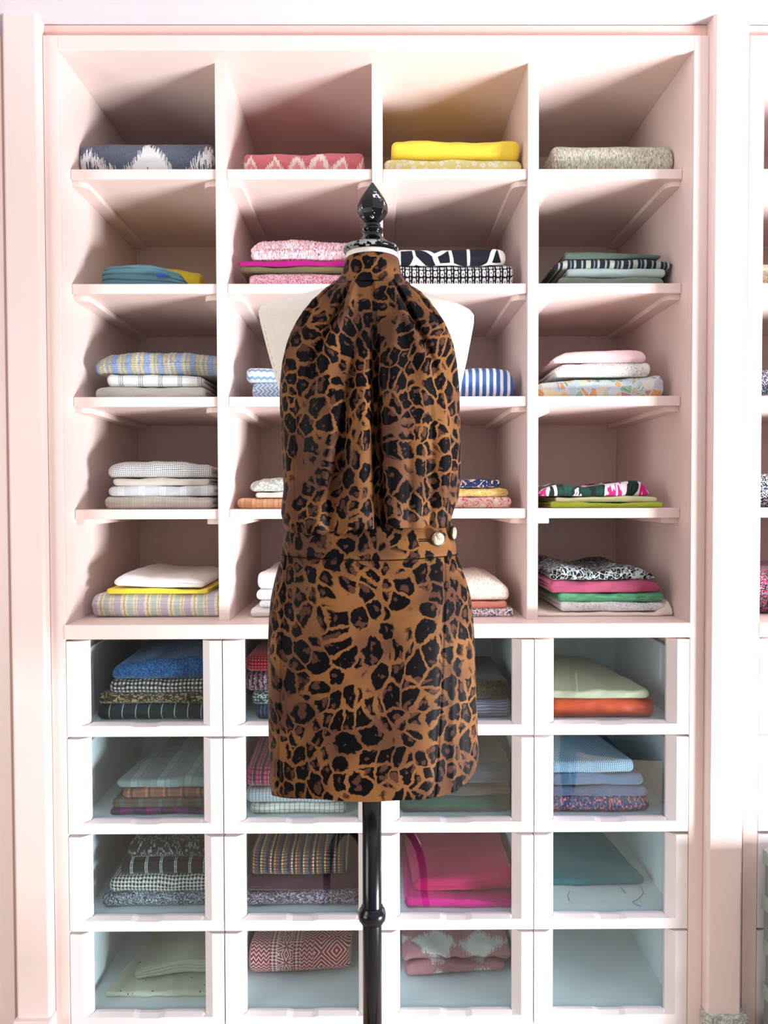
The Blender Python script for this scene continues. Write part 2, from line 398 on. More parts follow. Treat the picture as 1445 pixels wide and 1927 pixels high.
def prism(bm, pts, axis, a, b):
    "extrude a closed 2D outline between a and b along the axis ('x','y','z')"
    def mk(p, t): return {'x': (t, p[0], p[1]), 'y': (p[0], t, p[1]), 'z': (p[0], p[1], t)}[axis]
    A = [bm.verts.new(mk(p, a)) for p in pts]; B = [bm.verts.new(mk(p, b)) for p in pts]
    n = len(pts); bm.faces.new(A); bm.faces.new(B[::-1])
    for i in range(n): bm.faces.new((A[i], A[(i+1) % n], B[(i+1) % n], B[i]))
def lathe(bm, prof, cx, cy, n=40, cap=True):
    "prof: list of (radius, z)"
    rings = [[bm.verts.new((cx+r*math.cos(2*PI*k/n), cy+r*math.sin(2*PI*k/n), z)) for k in range(n)] for r, z in prof]
    for a, b in zip(rings, rings[1:]):
        for k in range(n): bm.faces.new((a[k], a[(k+1) % n], b[(k+1) % n], b[k]))
    if cap: bm.faces.new(rings[0]); bm.faces.new(rings[-1][::-1])
def tube(bm, pts, rad, n=10):
    pts = [Vector(p) for p in pts]; rings = []
    for i, p in enumerate(pts):
        d = (pts[min(i+1, len(pts)-1)]-pts[max(i-1, 0)]).normalized()
        s = d.cross(Vector((.12, .97, .2))).normalized(); t = d.cross(s)
        r = rad(i/(len(pts)-1)) if callable(rad) else rad
        rings.append([bm.verts.new(p+s*r*math.cos(2*PI*k/n)+t*r*math.sin(2*PI*k/n)) for k in range(n)])
    for a, b in zip(rings, rings[1:]):
        for k in range(n): bm.faces.new((a[k], a[(k+1) % n], b[(k+1) % n], b[k]))
    bm.faces.new(rings[0]); bm.faces.new(rings[-1][::-1])
def smooth_curve(P, n):
    "Catmull-Rom through points"
    P = [Vector(p) for p in P]; P = [2*P[0]-P[1]]+P+[2*P[-1]-P[-2]]; out = []
    k = len(P)-3
    for i in range(n+1):
        t = i/n*k; j = min(int(t), k-1); t -= j; a, b, c, d = P[j:j+4]
        out.append(.5*((2*b)+(c-a)*t+(2*a-5*b+4*c-d)*t*t+(3*b-a-3*c+d)*t**3))
    return out
def lerp(tab, x):
    if x <= tab[0][0]: return tab[0][1]
    for (a, p), (b, q) in zip(tab, tab[1:]):
        if x <= b:
            t = (x-a)/(b-a); t2 = t
            return p+(q-p)*t2
    return tab[-1][1]
def thing(name, label, cat, loc=(0, 0, 0), group=None):
    o = bpy.data.objects.new(name, None); C.objects.link(o); o.location = loc
    o['label'] = label; o['category'] = cat
    if group: o['group'] = group
    return o
def tag(o, label, cat, group=None):
    o['label'] = label; o['category'] = cat
    if group: o['group'] = group
    return o
def struct(o): o['kind'] = 'structure'; return o

# ------------------------------------------------------------------ fitted planes of the joinery
YF, YS, YD, YB = 1.930, 2.000, 1.995, 2.538
XL, XR = -.7888, .7857
DIV = [(-.4160, -.3882), (-.0150, .0130), (.3856, .4139)]
ST = [.8428+H, .5503+H, .2598+H, -.0315+H]     # shelf tops
TH = .0260
ZC1, ZC0 = -.3203+H, -.3570+H                  # counter top / underside
ZR = [-.3585+H, -.6057+H, -.8543+H, -1.1046+H, -1.3540+H]
ZTOP = at(560, 66, YF).z
ZRAIL = at(560, 94, YF).z
ZCEIL = at(600, 49, YF+.02).z
SXL = at(86, 500, YF).x; SXR = at(1331, 500, YF).x   # outer edges of the stiles
WID = SXR-SXL

# ------------------------------------------------------------------ room
struct(bx('floor', (-3.4, 3.6, -6.0, 3.0, -.05, 0), M['floor'], bevel=0))
struct(bx('ceiling', (-3.4, 3.6, -3.2, 3.0, ZCEIL, ZCEIL+.05), M['plaster'], bevel=0))
struct(bx('wall_back', (-3.4, 3.6, 2.60, 2.66, 0, ZCEIL), M['plaster'], bevel=0))
# posts between the shelving bays
YP = 1.900
pl0, pl1 = at(8, 400, YP).x, at(74, 400, YP).x
pr0, pr1 = at(1341, 500, YP).x, at(1408, 500, YP).x
for n, (a, b) in enumerate(((pl0, pl1), (pr0, pr1))):
    bm = bmesh.new(); c = .006
    prism(bm, [(a, YP+.2), (a, YP+c), (a+c, YP), (b-c, YP), (b, YP+c), (b, YP+.2)], 'z', 0.0, ZCEIL)
    struct(from_bm('trim_%d' % (n+1), bm, M['paint']))
# recessed fillers beside and above the bays, warm bounce put into their pink
k = 3
for a, b in ((pl0-.0175, pl0), (pl1, SXL), (SXR, pr0), (pr1, pr1+.0145)):
    bm = bmesh.new(); box(bm, a, b, YF+.035, YF+.16, 0, ZCEIL)
    m_ = (a+b)/2; prism(bm, [(m_-.0015, YF+.030), (b, YF+.026), (b, YF+.05), (m_-.0015, YF+.05)], 'z', 0, ZCEIL-.03)
    struct(from_bm('trim_%d' % k, bm, M['trim_paint'])); k += 1
struct(bx('trim_7', (pl1, pr0, YF+.012, YF+.16, ZTOP+.001, ZCEIL-.0025), M['trim_paint'])); 
struct(bx('trim_8', (pr1, pr1+.6, YF+.012, YF+.16, ZTOP+.001, ZCEIL-.0025), M['trim_paint']))
zpl = at(1370, 1913, YP-.01).z
struct(bx('baseboard_right', (pr0-.004, pr1+.012, YP-.014, YP+.03, 0, zpl), M['marble'], bevel=.002))
struct(bx('baseboard_left', (pl0-.002, pl1+.004, YP-.014, YP+.03, 0, at(60, 1921, YP-.01).z), M['paint'], bevel=.002))

# ------------------------------------------------------------------ the shelving bays
def cabinet(name, label, dx, cols, cat='shelving unit'):
    root = thing(name, label, cat, (SXL+dx, YF, 0), 'built-in shelving bays')
    inv = -root.location
    P = M['paint']
    def part(nm, b, mat=P, bevel=.0012):
        b = (b[0]+dx+inv.x, b[1]+dx+inv.x, b[2]+inv.y, b[3]+inv.y, b[4], b[5])
        return bx(nm, b, mat, root, bevel)
    xr = XR if cols == 4 else DIV[cols-1][0]
    part('side_panel', (SXL+.004, XL, YF+.022, YB, 0, ZTOP))
    part('stile', (SXL, XL, YF, YF+.022, 0, ZTOP))
    if cols == 4:
        part('side_panel', (XR, SXR-.004, YF+.022, YB, 0, ZTOP)); part('stile', (XR, SXR, YF, YF+.022, 0, ZTOP))
    part('top_rail', (XL, xr, YF, YF+.022, ZRAIL, ZTOP))
    part('top_panel', (XL, xr, YF+.022, YB, ZRAIL+.004, ZTOP))
    part('back_panel', (XL, xr, YB, YB+.012, 0, ZTOP))
    part('counter', (XL-.001, xr+.001, YF-.003, YB, ZC0, ZC1), bevel=.002)
    for i in range(min(cols, 3)):
        if i < cols-1 or cols < 4 and i == cols-1:
            part('divider', (DIV[i][0], DIV[i][1], YD, YB, ZC1, ZRAIL+.004))
        m = (DIV[i][0]+DIV[i][1])/2
    cw = (XR-XL)/4
    for i in range(1, min(cols, 3)+1):
        part('drawer_partition', (XL+cw*i-.004, XL+cw*i+.004, YF+.03, YB, .06, ZC0), M['interior'])
    part('plinth', (XL, xr, YF+.03, YF+.05, 0, ZR[4]-.004))
    cell = [(XL, DIV[0][0]), (DIV[0][1], DIV[1][0]), (DIV[1][1], DIV[2][0]), (DIV[2][1], XR)]
    for c in range(cols):
        a, b = cell[c]
        for s in range(4):
            z = ST[s]; part('shelf', (a+.0006, b-.0006, YS, YB, z-TH+.0005, z), bevel=.0015)
            for side in (0, 1):
                # cleat under the shelf, its front corner rounded in plan
                wd, r = .037, .026; pts = []
                x_in = a+wd if side == 0 else b-wd; x_out = a if side == 0 else b
                sg = -1 if side == 0 else 1
                for q in range(7):
                    t = q/6*PI/2; pts.append((x_in+sg*(r-r*math.cos(t)), YS+.012+r-r*math.sin(t)))
                pts = [(x_in, YB-.03)]+pts+[(x_out, YS+.012), (x_out, YB-.03)]
                bm = bmesh.new(); prism(bm, [(p[0]+dx+inv.x, p[1]+inv.y) for p in pts], 'z', z-TH-.0135, z-TH+.0005)
                from_bm('cleat', bm, P, root, bevel=.001)
    return root
cabinet('shelving_bay', 'pale pink built-in shelving bay behind the dress form with open cubbies above glass drawers', 0, 4)
DX2 = (pr1+.0145)-SXL
cabinet('shelving_bay', 'neighbouring pale shelving bay cut off by the right edge of the photo', DX2, 1)
lb = thing('shelving_bay', 'neighbouring pale shelving bay cut off by the left edge of the photo', 'shelving unit', (pl0-.0175, YF, 0), 'built-in shelving bays')
bx('stile', (-.045, 0, 0, .022, 0, ZTOP), M['paint'], lb); bx('side_panel', (-.045, -.004, .022, .6, 0, ZTOP), M['paint'], lb)
cw = (XR-XL)/4
CELLS = [(XL, DIV[0][0]), (DIV[0][1], DIV[1][0]), (DIV[1][1], DIV[2][0]), (DIV[2][1], XR)]

# ------------------------------------------------------------------ glass-fronted drawers
hg = ZR[0]-ZR[1]
def drawer_proto():
    "built with its left bottom front corner at the origin"
    W, Hh = cw-.0028, hg-.0028
    x0, x1 = .0014, .0014+W
    root = thing('drawer', '', 'drawer', (0, 0, 0), 'glass-fronted drawers')
    fl, bv, dp = .030, .0215, .018     # flat rail, bevel width, bevel depth
    bm = bmesh.new()
    for s in (0, 1):
        X = (lambda t: x0+t) if s == 0 else (lambda t: x1-t)
        pts = [(X(0), 0), (X(fl), 0), (X(fl+bv), dp), (X(fl+bv), dp+.010), (X(0), dp+.010)]
        prism(bm, pts, 'z', .028, Hh-.0008)
    # bottom rail, its upper edge scooped out in the middle as a finger pull
    n = 48; secs = []
    for i in range(n+1):
        x = x0+W*i/n; u = abs(x-(x0+x1)/2)
        dip = .0028*(1-min(1, max(0, (u-.026)/.014)))
        top = .0285-dip; tb = .0325-dip*.9
        if x < x0+fl+bv or x > x1-fl-bv: tb = top
        secs.append([(x, 0, .0014), (x, 0, top), (x, dp, tb), (x, dp+.010, tb), (x, dp+.010, .0014)])
    V = [[bm.verts.new(p) for p in s] for s in secs]
    for a, b in zip(V, V[1:]):
        for k in range(5): bm.faces.new((a[k], a[(k+1) % 5], b[(k+1) % 5], b[k]))
    bm.faces.new(V[0]); bm.faces.new(V[-1][::-1])
    fr = from_bm('drawer_front', bm, M['drawer_paint'], root, bevel=.0008)
    g = bx('glass_pane', (x0+fl+bv-.004, x1-fl-bv+.004, dp+.0105, dp+.0145, .024, Hh-.003), M['glass'], root, bevel=0)
    bm = bmesh.new(); a, b = x0+.011, x1-.011; y0, y1 = dp+.016, .56; sh = .205
    box(bm, a, a+.008, y0, y1, .012, sh); box(bm, b-.008, b, y0, y1, .012, sh)
    box(bm, a, b, y1-.008, y1, .012, sh); box(bm, a+.008, b-.008, y0, y1-.008, .018, .026)
    from_bm('drawer_box', bm, M['interior'], root, bevel=.0006)
    return root
DL = [
 ['top row far left, with blue tweed and gingham', 'top row second from left, with red knit and pink tweed', 'top row third from left, mostly behind the skirt', 'top row far right, with cream over orange cloth'],
 ['second row far left, with grey cloth over brown and purple plaids', 'second row second from left, with red boucle over grey checks', 'second row third from left, with dark green cloth', 'second row far right, with blue checks over coral tweed'],
 ['third row far left, with black and white tweeds', 'third row second from left, with multicolour stripes over mauve tweed', 'third row third from left, with fuchsia satin', 'third row far right, with teal cloth'],
 ['bottom row far left, with ivory and dotted cream cloth', 'bottom row second from left, with red folk embroidery', 'bottom row third from left, with crumpled pink print', 'bottom row far right, standing empty']]
proto = drawer_proto()
first = True
def copy_tree(o, parent=None):
    c = o.copy(); C.objects.link(c)
    if parent: c.parent = parent
    for ch in o.children: copy_tree(ch, c)
    return c
for r in range(4):
    for c in range(4):
        o = proto if first else copy_tree(proto)
        first = False
        o.location = (XL+cw*c, YF, ZR[r+1]); o['label'] = 'white framed glass drawer, '+DL[r][c]
for r in range(4):
    o = copy_tree(proto); o.location = (XL+DX2, YF, ZR[r+1])
    o['label'] = 'white framed drawer of the right-hand bay, %s row' % ('top', 'second', 'third', 'bottom')[r]

# ------------------------------------------------------------------ folded cloth
def fbm(x, y, z, s):
    return noise.noise(Vector((x+s*7.31, y-s*3.7, z+s*1.9)))
def folded(name, label, x0, x1, Y, zb, zt, mat, depth=.34, top=None, bot=None, layers=3, lump=.003, seed=1, group=None,
           skl=0.0, skr=0.0, soft=.5, sag=0.0, parent=None, openl=False, openr=True, cell=None, slope=0.0, nx=54, crease=0.6, fuzz=0.0):
    """A folded length of cloth: rounded folds at the front, stacked edges at the ends.
    top / bot: outline offsets along the width, [(0..1, metres)]; skl/skr: how far the far end is shifted."""
    if cell:
        x0 = max(x0, cell[0]+.004); x1 = min(x1, cell[1]-.004)
    W = x1-x0; Hh = zt-zb; rng = random.Random(seed)
    cx, cy = (x0+x1)/2, Y
    rings = []; uvs = []
    def section(u, inset=0.0, xoff=0.0):
        h = Hh+(lerp(top, u) if top else 0); b = (lerp(bot, u) if bot else 0)
        e = min(u, 1-u)*W; rr = min(.014, Hh*.45)
        shr = 0.0
        if e < rr: t = 1-e/rr; shr = (1-math.sqrt(max(0, 1-t*t)))*rr*.75
        r = min((h-b)*.5, .055)*(.55+.45*soft)
        pts = []
        z_lo, z_hi = b+shr+inset, h-shr-inset
        if z_hi-z_lo < .0006: m_ = (z_hi+z_lo)/2; z_lo, z_hi = m_-.0003, m_+.0003
        if crease > 2: r *= .4
        r = max(.0002, min(r, (z_hi-z_lo)/2-.0001)); y_lo, y_hi = shr*.7+inset, depth-shr*.7-inset
        def arc(cy_, cz_, a0, a1, n):
            return [(cy_+r*math.cos(a0+(a1-a0)*i/n), cz_+r*math.sin(a0+(a1-a0)*i/n)) for i in range(n+1)]
        pts += [(y_lo+r+(y_hi-y_lo-2*r)*t, z_lo) for t in (1, .75, .5, .25)]
        pts += arc(y_lo+r, z_lo+r, -PI/2, -PI, 7)
        k = max(0, 3)
        pts += [(y_lo, z_lo+r+(z_hi-z_lo-2*r)*t) for t in ([q_/30 for q_ in range(1, 30)] if crease > 2 else (.25, .5, .75))]
        pts += arc(y_lo+r, z_hi-r, PI, PI/2, 7)
        pts += [(y_lo+r+(y_hi-y_lo-2*r)*t, z_hi) for t in (.12, .25, .38, .5, .62, .75, .88)]
        pts += arc(y_hi-r, z_hi-r, PI/2, 0, 4) + arc(y_hi-r, z_lo+r, 0, -PI/2, 4)
        out = []; arcl = -(y_hi-y_lo-2*r); prev = None
        for (yy, zz) in pts:
            if prev: arcl += math.hypot(yy-prev[0], zz-prev[1])
            prev = (yy, zz)
            X = x0+W*u + xoff + (skl*(1-u)+skr*u)*yy/depth
            fr = max(0.0, min(1.0, (zz-b)/max(.001, h-b)))
            up = 1 if fr > .5 else .35
            n1 = fbm(X*9, yy*7, zz*14, seed); n2 = fbm(X*30+yy*8, yy*14, zz*60, seed+5)*1.35
            dz = (n1*1.6+n2*.55)*lump*up*(0.2+fr)
            dy = (fbm(X*12, zz*40, 0, seed+9)*1.5+n2*.5)*lump*1.2
            # shallow horizontal creases where the layers meet on the front
            if layers > 1 and yy < depth*.25:
                dy += crease*.0016*math.exp(-((fr*layers+.12*fbm(X*14, 0, 3, seed)) % 1.0-.5)**2/.012)
            zz2 = zz+dz-slope*yy
            if fuzz: zz2 += rng.uniform(-.3, 1)*fuzz*up; dy -= rng.uniform(-.2, 1)*fuzz; X += rng.uniform(-.5, .5)*fuzz
            if zz2 < b+.0002 and not bot: zz2 = b+.0002
            out.append(((X-cx, yy+dy, zz2), (X-x0, arcl)))
        return out
    us = [0, .004, .011, .022, .04]+[.04+.92*i/nx for i in range(1, nx)]+[.96, .978, .989, .996, 1]
    bm = bmesh.new(); uvl = bm.loops.layers.uv.new('UVMap'); VR = []; UV = {}
    def ring(sec):
        vs = []
        for p, uv in sec:
            v = bm.verts.new(p); UV[v] = uv; vs.append(v)
        return vs
    def bridge(a, b):
        n = len(a)
        for k in range(n):
            try: bm.faces.new((a[k], a[(k+1) % n], b[(k+1) % n], b[k]))
            except ValueError: pass
    for u in us: VR.append(ring(section(u)))
    for a, b in zip(VR, VR[1:]): bridge(a, b)
    hmin = Hh
    for u, opn, sg, base in ((0, openl, -1, VR[0]), (1, openr, 1, VR[-1])):
        prev = base; nl = (layers*2 if opn else 1); step = Hh*.5/(nl+1)*.95
        for q in range(1, nl+1):
            xo = (-sg*.0045 if q % 2 else sg*.002) if opn else sg*.001
            cur = ring(section(u, step*q, xo)); bridge(prev, cur); prev = cur
        f = bm.faces.new(prev)
    for f in bm.faces:
        f.smooth = True
        for lp in f.loops: lp[uvl].uv = UV[lp.vert]
    bmesh.ops.recalc_face_normals(bm, faces=bm.faces)
    me = bpy.data.meshes.new(name); bm.to_mesh(me); bm.free(); me.materials.append(mat)
    o = link(name, me, parent); o.location = (cx, cy, zb)
    if label: tag(o, label, 'fabric', group)
    return o

S = srgb
import itertools
_seed = itertools.count(1)
def pile(cell, Y, zb, items, group, hide=.0004):
    "items bottom to top: (x0px, x1px, ytop px, material, label, extras)"
    z = zb
    for it in items:
        x0p, x1p, yt, mat, label = it[:5]; kw = dict(it[5]) if len(it) > 5 else {}
        yy = kw.pop('Y', Y); z = kw.pop('zb', z)
        ym = (yt if yt > 935 else yt)
        a, b = at(x0p, ym, yy).x, at(x1p, ym, yy).x
        zt = at((x0p+x1p)/2, yt, yy).z
        for k_ in ('top', 'bot'):
            if k_ in kw: kw[k_] = [(u, -d*yy/F) for u, d in kw[k_]]   # given in photo pixels, downwards
        nm = kw.pop('name', 'folded_fabric'); g = kw.pop('group', group)
        kw.setdefault('seed', next(_seed))
        folded(nm, label, a, b, yy, z+hide, zt, mat, cell=cell, group=g, **kw)
        z = zt-kw.get('overlap', 0) if 'overlap' not in kw else zt
G = 'folded fabric lengths on the open shelves'
GD = 'folded fabric lengths in the glass drawers'
YI = 2.05
c1, c2, c3, c4 = CELLS

# --- first shelf
pile(c1, YI, ST[0], [(146, 397, 263, f_warp_ikat('indigo_ikat', S('2f415c'), S('e6ebee'), .15, .075, .035, .30, .03),
    'thick indigo and white ikat fabric folded on the top left shelf', dict(layers=2, soft=.4, depth=.36, skr=.01))], G)
pile(c2, YI, ST[0], [(458, 684, 281, f_warp_ikat('rose_ikat', S('cf5560'), S('f3dfd2'), .060, .05, .0, .58, .014, S('e88f8c')),
    'pink and red ikat fabric folded on the top shelf, second cubby', dict(layers=2, soft=.9, top=[(0, 0), (.5, 3), (1, -1)]))], G)
pile(c3, YI, ST[0], [
  (721, 992, 298, f_dots('yellow_lace', S('dfe1a0'), S('f4f3e6'), 60, .42, S('f0e58a'), .12), 'pale yellow and white floral fabric under the bright yellow one', dict(layers=2)),
  (737, 978, 262, f_plain('bright_yellow', S('f4dc4c'), S('efd340')), 'bright yellow fabric folded on the top shelf, third cubby', dict(layers=1, soft=.6, openl=False))], G)
pile(c4, YI, ST[0], [(1043, 1279, 266, f_tweed('oatmeal_linen', [S('c6c7b4'), S('d4d5c4'), S('a2a492'), S('bdbea8'), S('85877a')], 900, 160, .002, .5),
    'oatmeal slubbed linen fabric folded on the top right shelf', dict(layers=2, openl=True, openr=False, soft=.6, depth=.38, skl=-.0))], G)
# --- second shelf
teal = f_plain('slate_teal_satin', S('5c8590'), S('46707e'), .38, .1, .03)
yel2 = f_plain('citron_satin', S('e2d531'), S('cfc02a'), .42, .1, .03)
pile(c1, 2.19, ST[1], [(214, 375, 499, yel2, 'citron yellow satin fabric folded behind the slate teal one', dict(layers=3, lump=.004, top=[(0, 3), (.3, -2), (.7, 1), (1, 8)], depth=.24))], G)
pile(c1, YI, ST[1], [(190, 346, 499, teal, 'slate teal satin fabric folded on the second shelf, left cubby', dict(layers=4, lump=.0035, depth=.125, top=[(0, 4), (.1, -1), (.6, 0), (.85, 9), (1, 18)], crease=3))], G)
tg = bx('fabric_tag', (at(295, 520, 2.046).x, at(312, 520, 2.046).x, 2.041, 2.0465, at(300, 521, 2.044).z, at(300, 516, 2.044).z), f_plain('royal_blue', S('1d4fb4')), None, .0003)
tag(tg, 'small royal blue fabric tag on the slate teal cloth', 'tag')
pile(c2, YI, ST[1], [
  (468, 688, 512, f_tweed('pink_boucle', [S('f1b4c4'), S('f7dfe2'), S('e58ba2'), S('f3cdd5'), S('c76b86')], 420, 420, .004), 'pink and white tweed fabric at the bottom of the pile left of the finial', dict(layers=1, soft=.8)),
  (452, 690, 501, f_plain('olive_cotton', S('7a7250')), 'olive brown fabric between the magenta and pink ones', dict(layers=1)),
  (449, 690, 490, f_plain('magenta_cotton', S('b3127e')), 'magenta fabric folded under the fluffy pink one', dict(layers=2)),
  (472, 686, 449, f_tweed('shaggy_pink', [S('f6c9d3'), S('fbe4e6'), S('f2b6c4'), S('f9d8dc')], 500, 260, .01, 1.6), 'fluffy pale pink sequinned fabric on top of the pile left of the finial', dict(layers=1, soft=1, lump=.004, nx=240, fuzz=.0035, top=[(0, 10), (.1, 0), (.5, 2), (1, 6)]))], G)
pile(c3, YI, ST[1], [
  (735, 966, 497, f_links('navy_links', S('0c1222'), S('eef0f0')), 'navy fabric with white rounded link pattern right of the finial', dict(layers=1)),
  (745, 952, 467, f_lines('giraffe_print', S('0d1220'), S('f2f2ee'), 16, .06, 1, .8), 'black fabric with white giraffe lines, topmost right of the finial', dict(layers=1, top=[(0, 2), (.5, 0), (.9, 0), (1, 4)]))], G)
pile(c4, YI, ST[1], [
  (1052, 1250, 521, f_plain('sage_cotton', S('76877a')), 'sage green fabric at the bottom of the second shelf pile, right cubby', dict(layers=1, openl=True)),
  (1068, 1253, 505, f_plain('mint_cotton', S('b4cbc8')), 'pale mint fabric under the navy striped one', dict(layers=1, openl=True, soft=.9)),
  (1041, 1270, 486, f_stripes('navy_sage_stripe', .062, [(0, S('131c2c')), (.22, S('93a096')), (.30, S('131c2c')), (.42, S('a9b3a6')), (.62, S('131c2c')), (.74, S('6d8085')), (.80, S('131c2c')), (.9, S('9fab9f'))]),
     'navy and sage striped fabric on the second shelf, right cubby', dict(layers=1, openl=True, soft=1, top=[(0, 12), (.12, 1), (.8, 1), (1, 5)])),
  (1062, 1244, 474, f_plain('bottle_sage', S('4f6156')), 'dark sage green fabric, topmost on the second shelf, right cubby', dict(layers=1, openl=True, top=[(0, 0), (.6, 2), (1, 4)]))], G)
# --- third shelf
pile(c1, YI, ST[2], [
  (178, 386, 727, f_plain('oat_cotton', S('d3d4cc'), S('c6c8c0'), var=.2), 'light oat fabric at the bottom of the third shelf pile, left cubby', dict(layers=2)),
  (200, 382, 705, f_stripes('grey_window_plaid', .052, [(0, S('eceeea')), (.62, S('9aa3ab')), (.66, S('dfe2e0')), (.70, S('98a2aa')), (.74, S('dfe2e0')), (.80, S('8f9aa4')), (.84, S('eceeea'))], 'u',
     [(0, (1, 1, 1)), (.5, (.75, .78, .8)), (.62, (1, 1, 1))], .02), 'white fabric with grey plaid bands in the middle of the third shelf pile, left cubby', dict(layers=1)),
  (178, 409, 662, f_stripes('blue_gold_tweed', .085, [(0, S('8ea6c4')), (.2, S('cbb878')), (.27, S('9fb0c4')), (.33, S('d6c68c')), (.4, S('93a8c2')), (.47, S('cdbb7e')), (.55, S('8ca4c4')), (.75, S('a9b6c6')), (.8, S('d4c488')), (.87, S('93a8c2')), (.93, S('cbb878'))], 'u', [(0, (1, 1, 1)), (.6, (.68, .72, .80))], .006, .010),
     'thick blue and gold boucle tweed, topmost on the third shelf, left cubby', dict(layers=1, soft=1, lump=.004, nx=160, fuzz=.0013, top=[(0, 16), (.1, 2), (.4, -2), (.7, 0), (1, 6)], openr=False))], G)
blueblock = f_zigzag('blue_white_lattice', [(0, S('86acd0')), (.5, S('e6eaec')), (.8, S('b9cde0'))], .012, .016, .010, 'u')
pile(c2, YI, ST[2], [
  (474, 690, 720, blueblock, 'blue and white lattice fabric lower left of the dress form shoulder', dict(layers=1, soft=1)),
  (463, 690, 691, f_zigzag('blue_wave', [(0, S('7ea6cd')), (.38, S('eef1f1')), (.75, S('b6cde2')), (.85, S('eef1f1'))], .021, .016, .005), 'blue and white wave striped fabric left of the dress form shoulder', dict(layers=1, soft=.8))], G)
pile(c3, YI, ST[2], [(745, 967, 691, f_stripes('blue_ticking', .0185, [(0, S('f0f2f4')), (.42, S('3f67ab')), (.94, S('6b8bc0'))]), 'blue and white striped fabric right of the dress form shoulder',
   dict(layers=1, soft=.35, openr=False, top=[(0, 0), (.85, 0), (.95, 3), (1, 14)]))], G)
pile(c4, YI, ST[2], [
  (1012, 1250, 708, f_mosaic('mosaic_print', [S('b9d3cf'), S('e3e2d6'), S('e8b25a'), S('d0705c'), S('bfd6e4'), S('5fae98'), S('e6d9a0')], S('c9dfe8'), 48), 'multicolour mosaic print fabric at the bottom of the third shelf pile, right cubby',
     dict(layers=1, lump=.003, top=[(0, 12), (.3, 8), (.6, 4), (.85, 0), (1, -4)], openr=False)),
  (1045, 1225, 682, f_tweed('confetti_tweed', [S('eeeeea'), S('e4e6e4'), S('f3f3ef'), S('dcdcd2'), S('b3bfd2'), S('e9ebe6'), S('cfd3b4')], 520, 330, .002), 'white confetti tweed fabric in the middle of the third shelf pile, right cubby',
     dict(layers=1, openl=True, soft=1, top=[(0, 10), (.1, 0), (1, -2)])),
  (1040, 1217, 660, f_plain('blush_cotton', S('ecd0d2'), S('e6c5c8')), 'pale blush pink fabric, topmost on the third shelf, right cubby', dict(layers=1, openl=True, top=[(0, 12), (.14, 2), (.9, -2), (1, 2)]))], G)
# --- fourth shelf
pile(c1, YI, ST[3], [
  (196, 399, 934, f_stripes('beige_basket', .03, [(0, S('c3bdb0')), (.5, S('d2ccc0')), (.6, S('bcb6a9')), (.7, S('d2ccc0')), (.8, S('bcb6a9')), (.9, S('cdc7ba'))], 'u', [(0, (1, 1, 1)), (.6, (.9, .9, .9))], .012), 'beige basket weave fabric at the bottom of the fourth shelf pile, left cubby', dict(layers=1)),
  (203, 402, 914, f_stripes('ice_stripe', .055, [(0, S('c6cbcf')), (.5, S('e2e5e6')), (.55, S('c6cbcf')), (.6, S('e2e5e6')), (.65, S('c6cbcf')), (.7, S('e2e5e6')), (.76, S('c6cbcf'))]), 'ice grey striped fabric second from bottom, fourth shelf, left cubby', dict(layers=1)),
  (212, 393, 899, f_plain('stone_cotton', S('ccc8bb')), 'plain stone beige fabric under the grey gingham', dict(layers=2)),
  (202, 398, 869, f_check('grey_gingham', S('e9e9e6'), S('70757b'), None, .0052), 'grey and white gingham fabric, topmost on the fourth shelf, left cubby', dict(layers=1, soft=.9, top=[(0, 10), (.15, 0), (.5, 0), (1, 7)]))], G)
pile(c2, YI, ST[3], [
  (446, 680, 937, f_stripes('orange_tweed', .03, [(0, S('eeb98f')), (.3, S('f2a55c')), (.4, S('f3cdb0')), (.7, S('eeb044')), (.8, S('f0c29c'))], 'u', [(0, (1, 1, 1)), (.6, (.95, .85, .8))], .005, .005), 'orange and peach woven fabric left of the top, at the bottom of its pile', dict(layers=2)),
  (481, 675, 925, f_plain('cream_cotton', S('ece6d6')), 'plain cream fabric between the orange weave and grey ringed print', dict(layers=1)),
  (470, 678, 899, f_dots('grey_ring_print', S('b9bcb0'), S('eeeeea'), 150, .45, S('a7aa9e'), .2), 'grey and white ringed print fabric left of the top, topmost of its pile', dict(layers=1, soft=1, top=[(0, 9), (.12, 0), (1, 0)]))], G)
pile(c3, YI, ST[3], [
  (750, 963, 935, f_blotch('coral_suzani', [(0, S('f1e0d4')), (.42, S('eab0a0')), (.5, S('f3e3d8')), (.56, S('d9576a')), (.64, S('f0c7b6'))], 26, 2, 2.5), 'coral and cream sunburst fabric right of the top, at the bottom of its pile', dict(layers=2)),
  (750, 957, 918, f_blotch('ochre_floral', [(0, S('bfa24a')), (.45, S('d8c481')), (.55, S('c26d5c')), (.6, S('c9ad57'))], 60, 2, 1.5), 'ochre floral fabric in the middle of the pile right of the top', dict(layers=1, lump=.003, top=[(0, 0), (.7, 1), (.9, -1), (1, 5)])),
  (750, 942, 902, f_blotch('navy_floral', [(0, S('14244c')), (.55, S('1a2c5a')), (.6, S('e5d2ae')), (.66, S('9d4a4a'))], 75, 2, 1.5), 'navy floral fabric right of the top, topmost of its pile', dict(layers=1, lump=.003))], G)
lime = f_stripes('lime_blue_cotton', 10, [(0, S('b9cf3c')), (.5, S('b9cf3c'))])
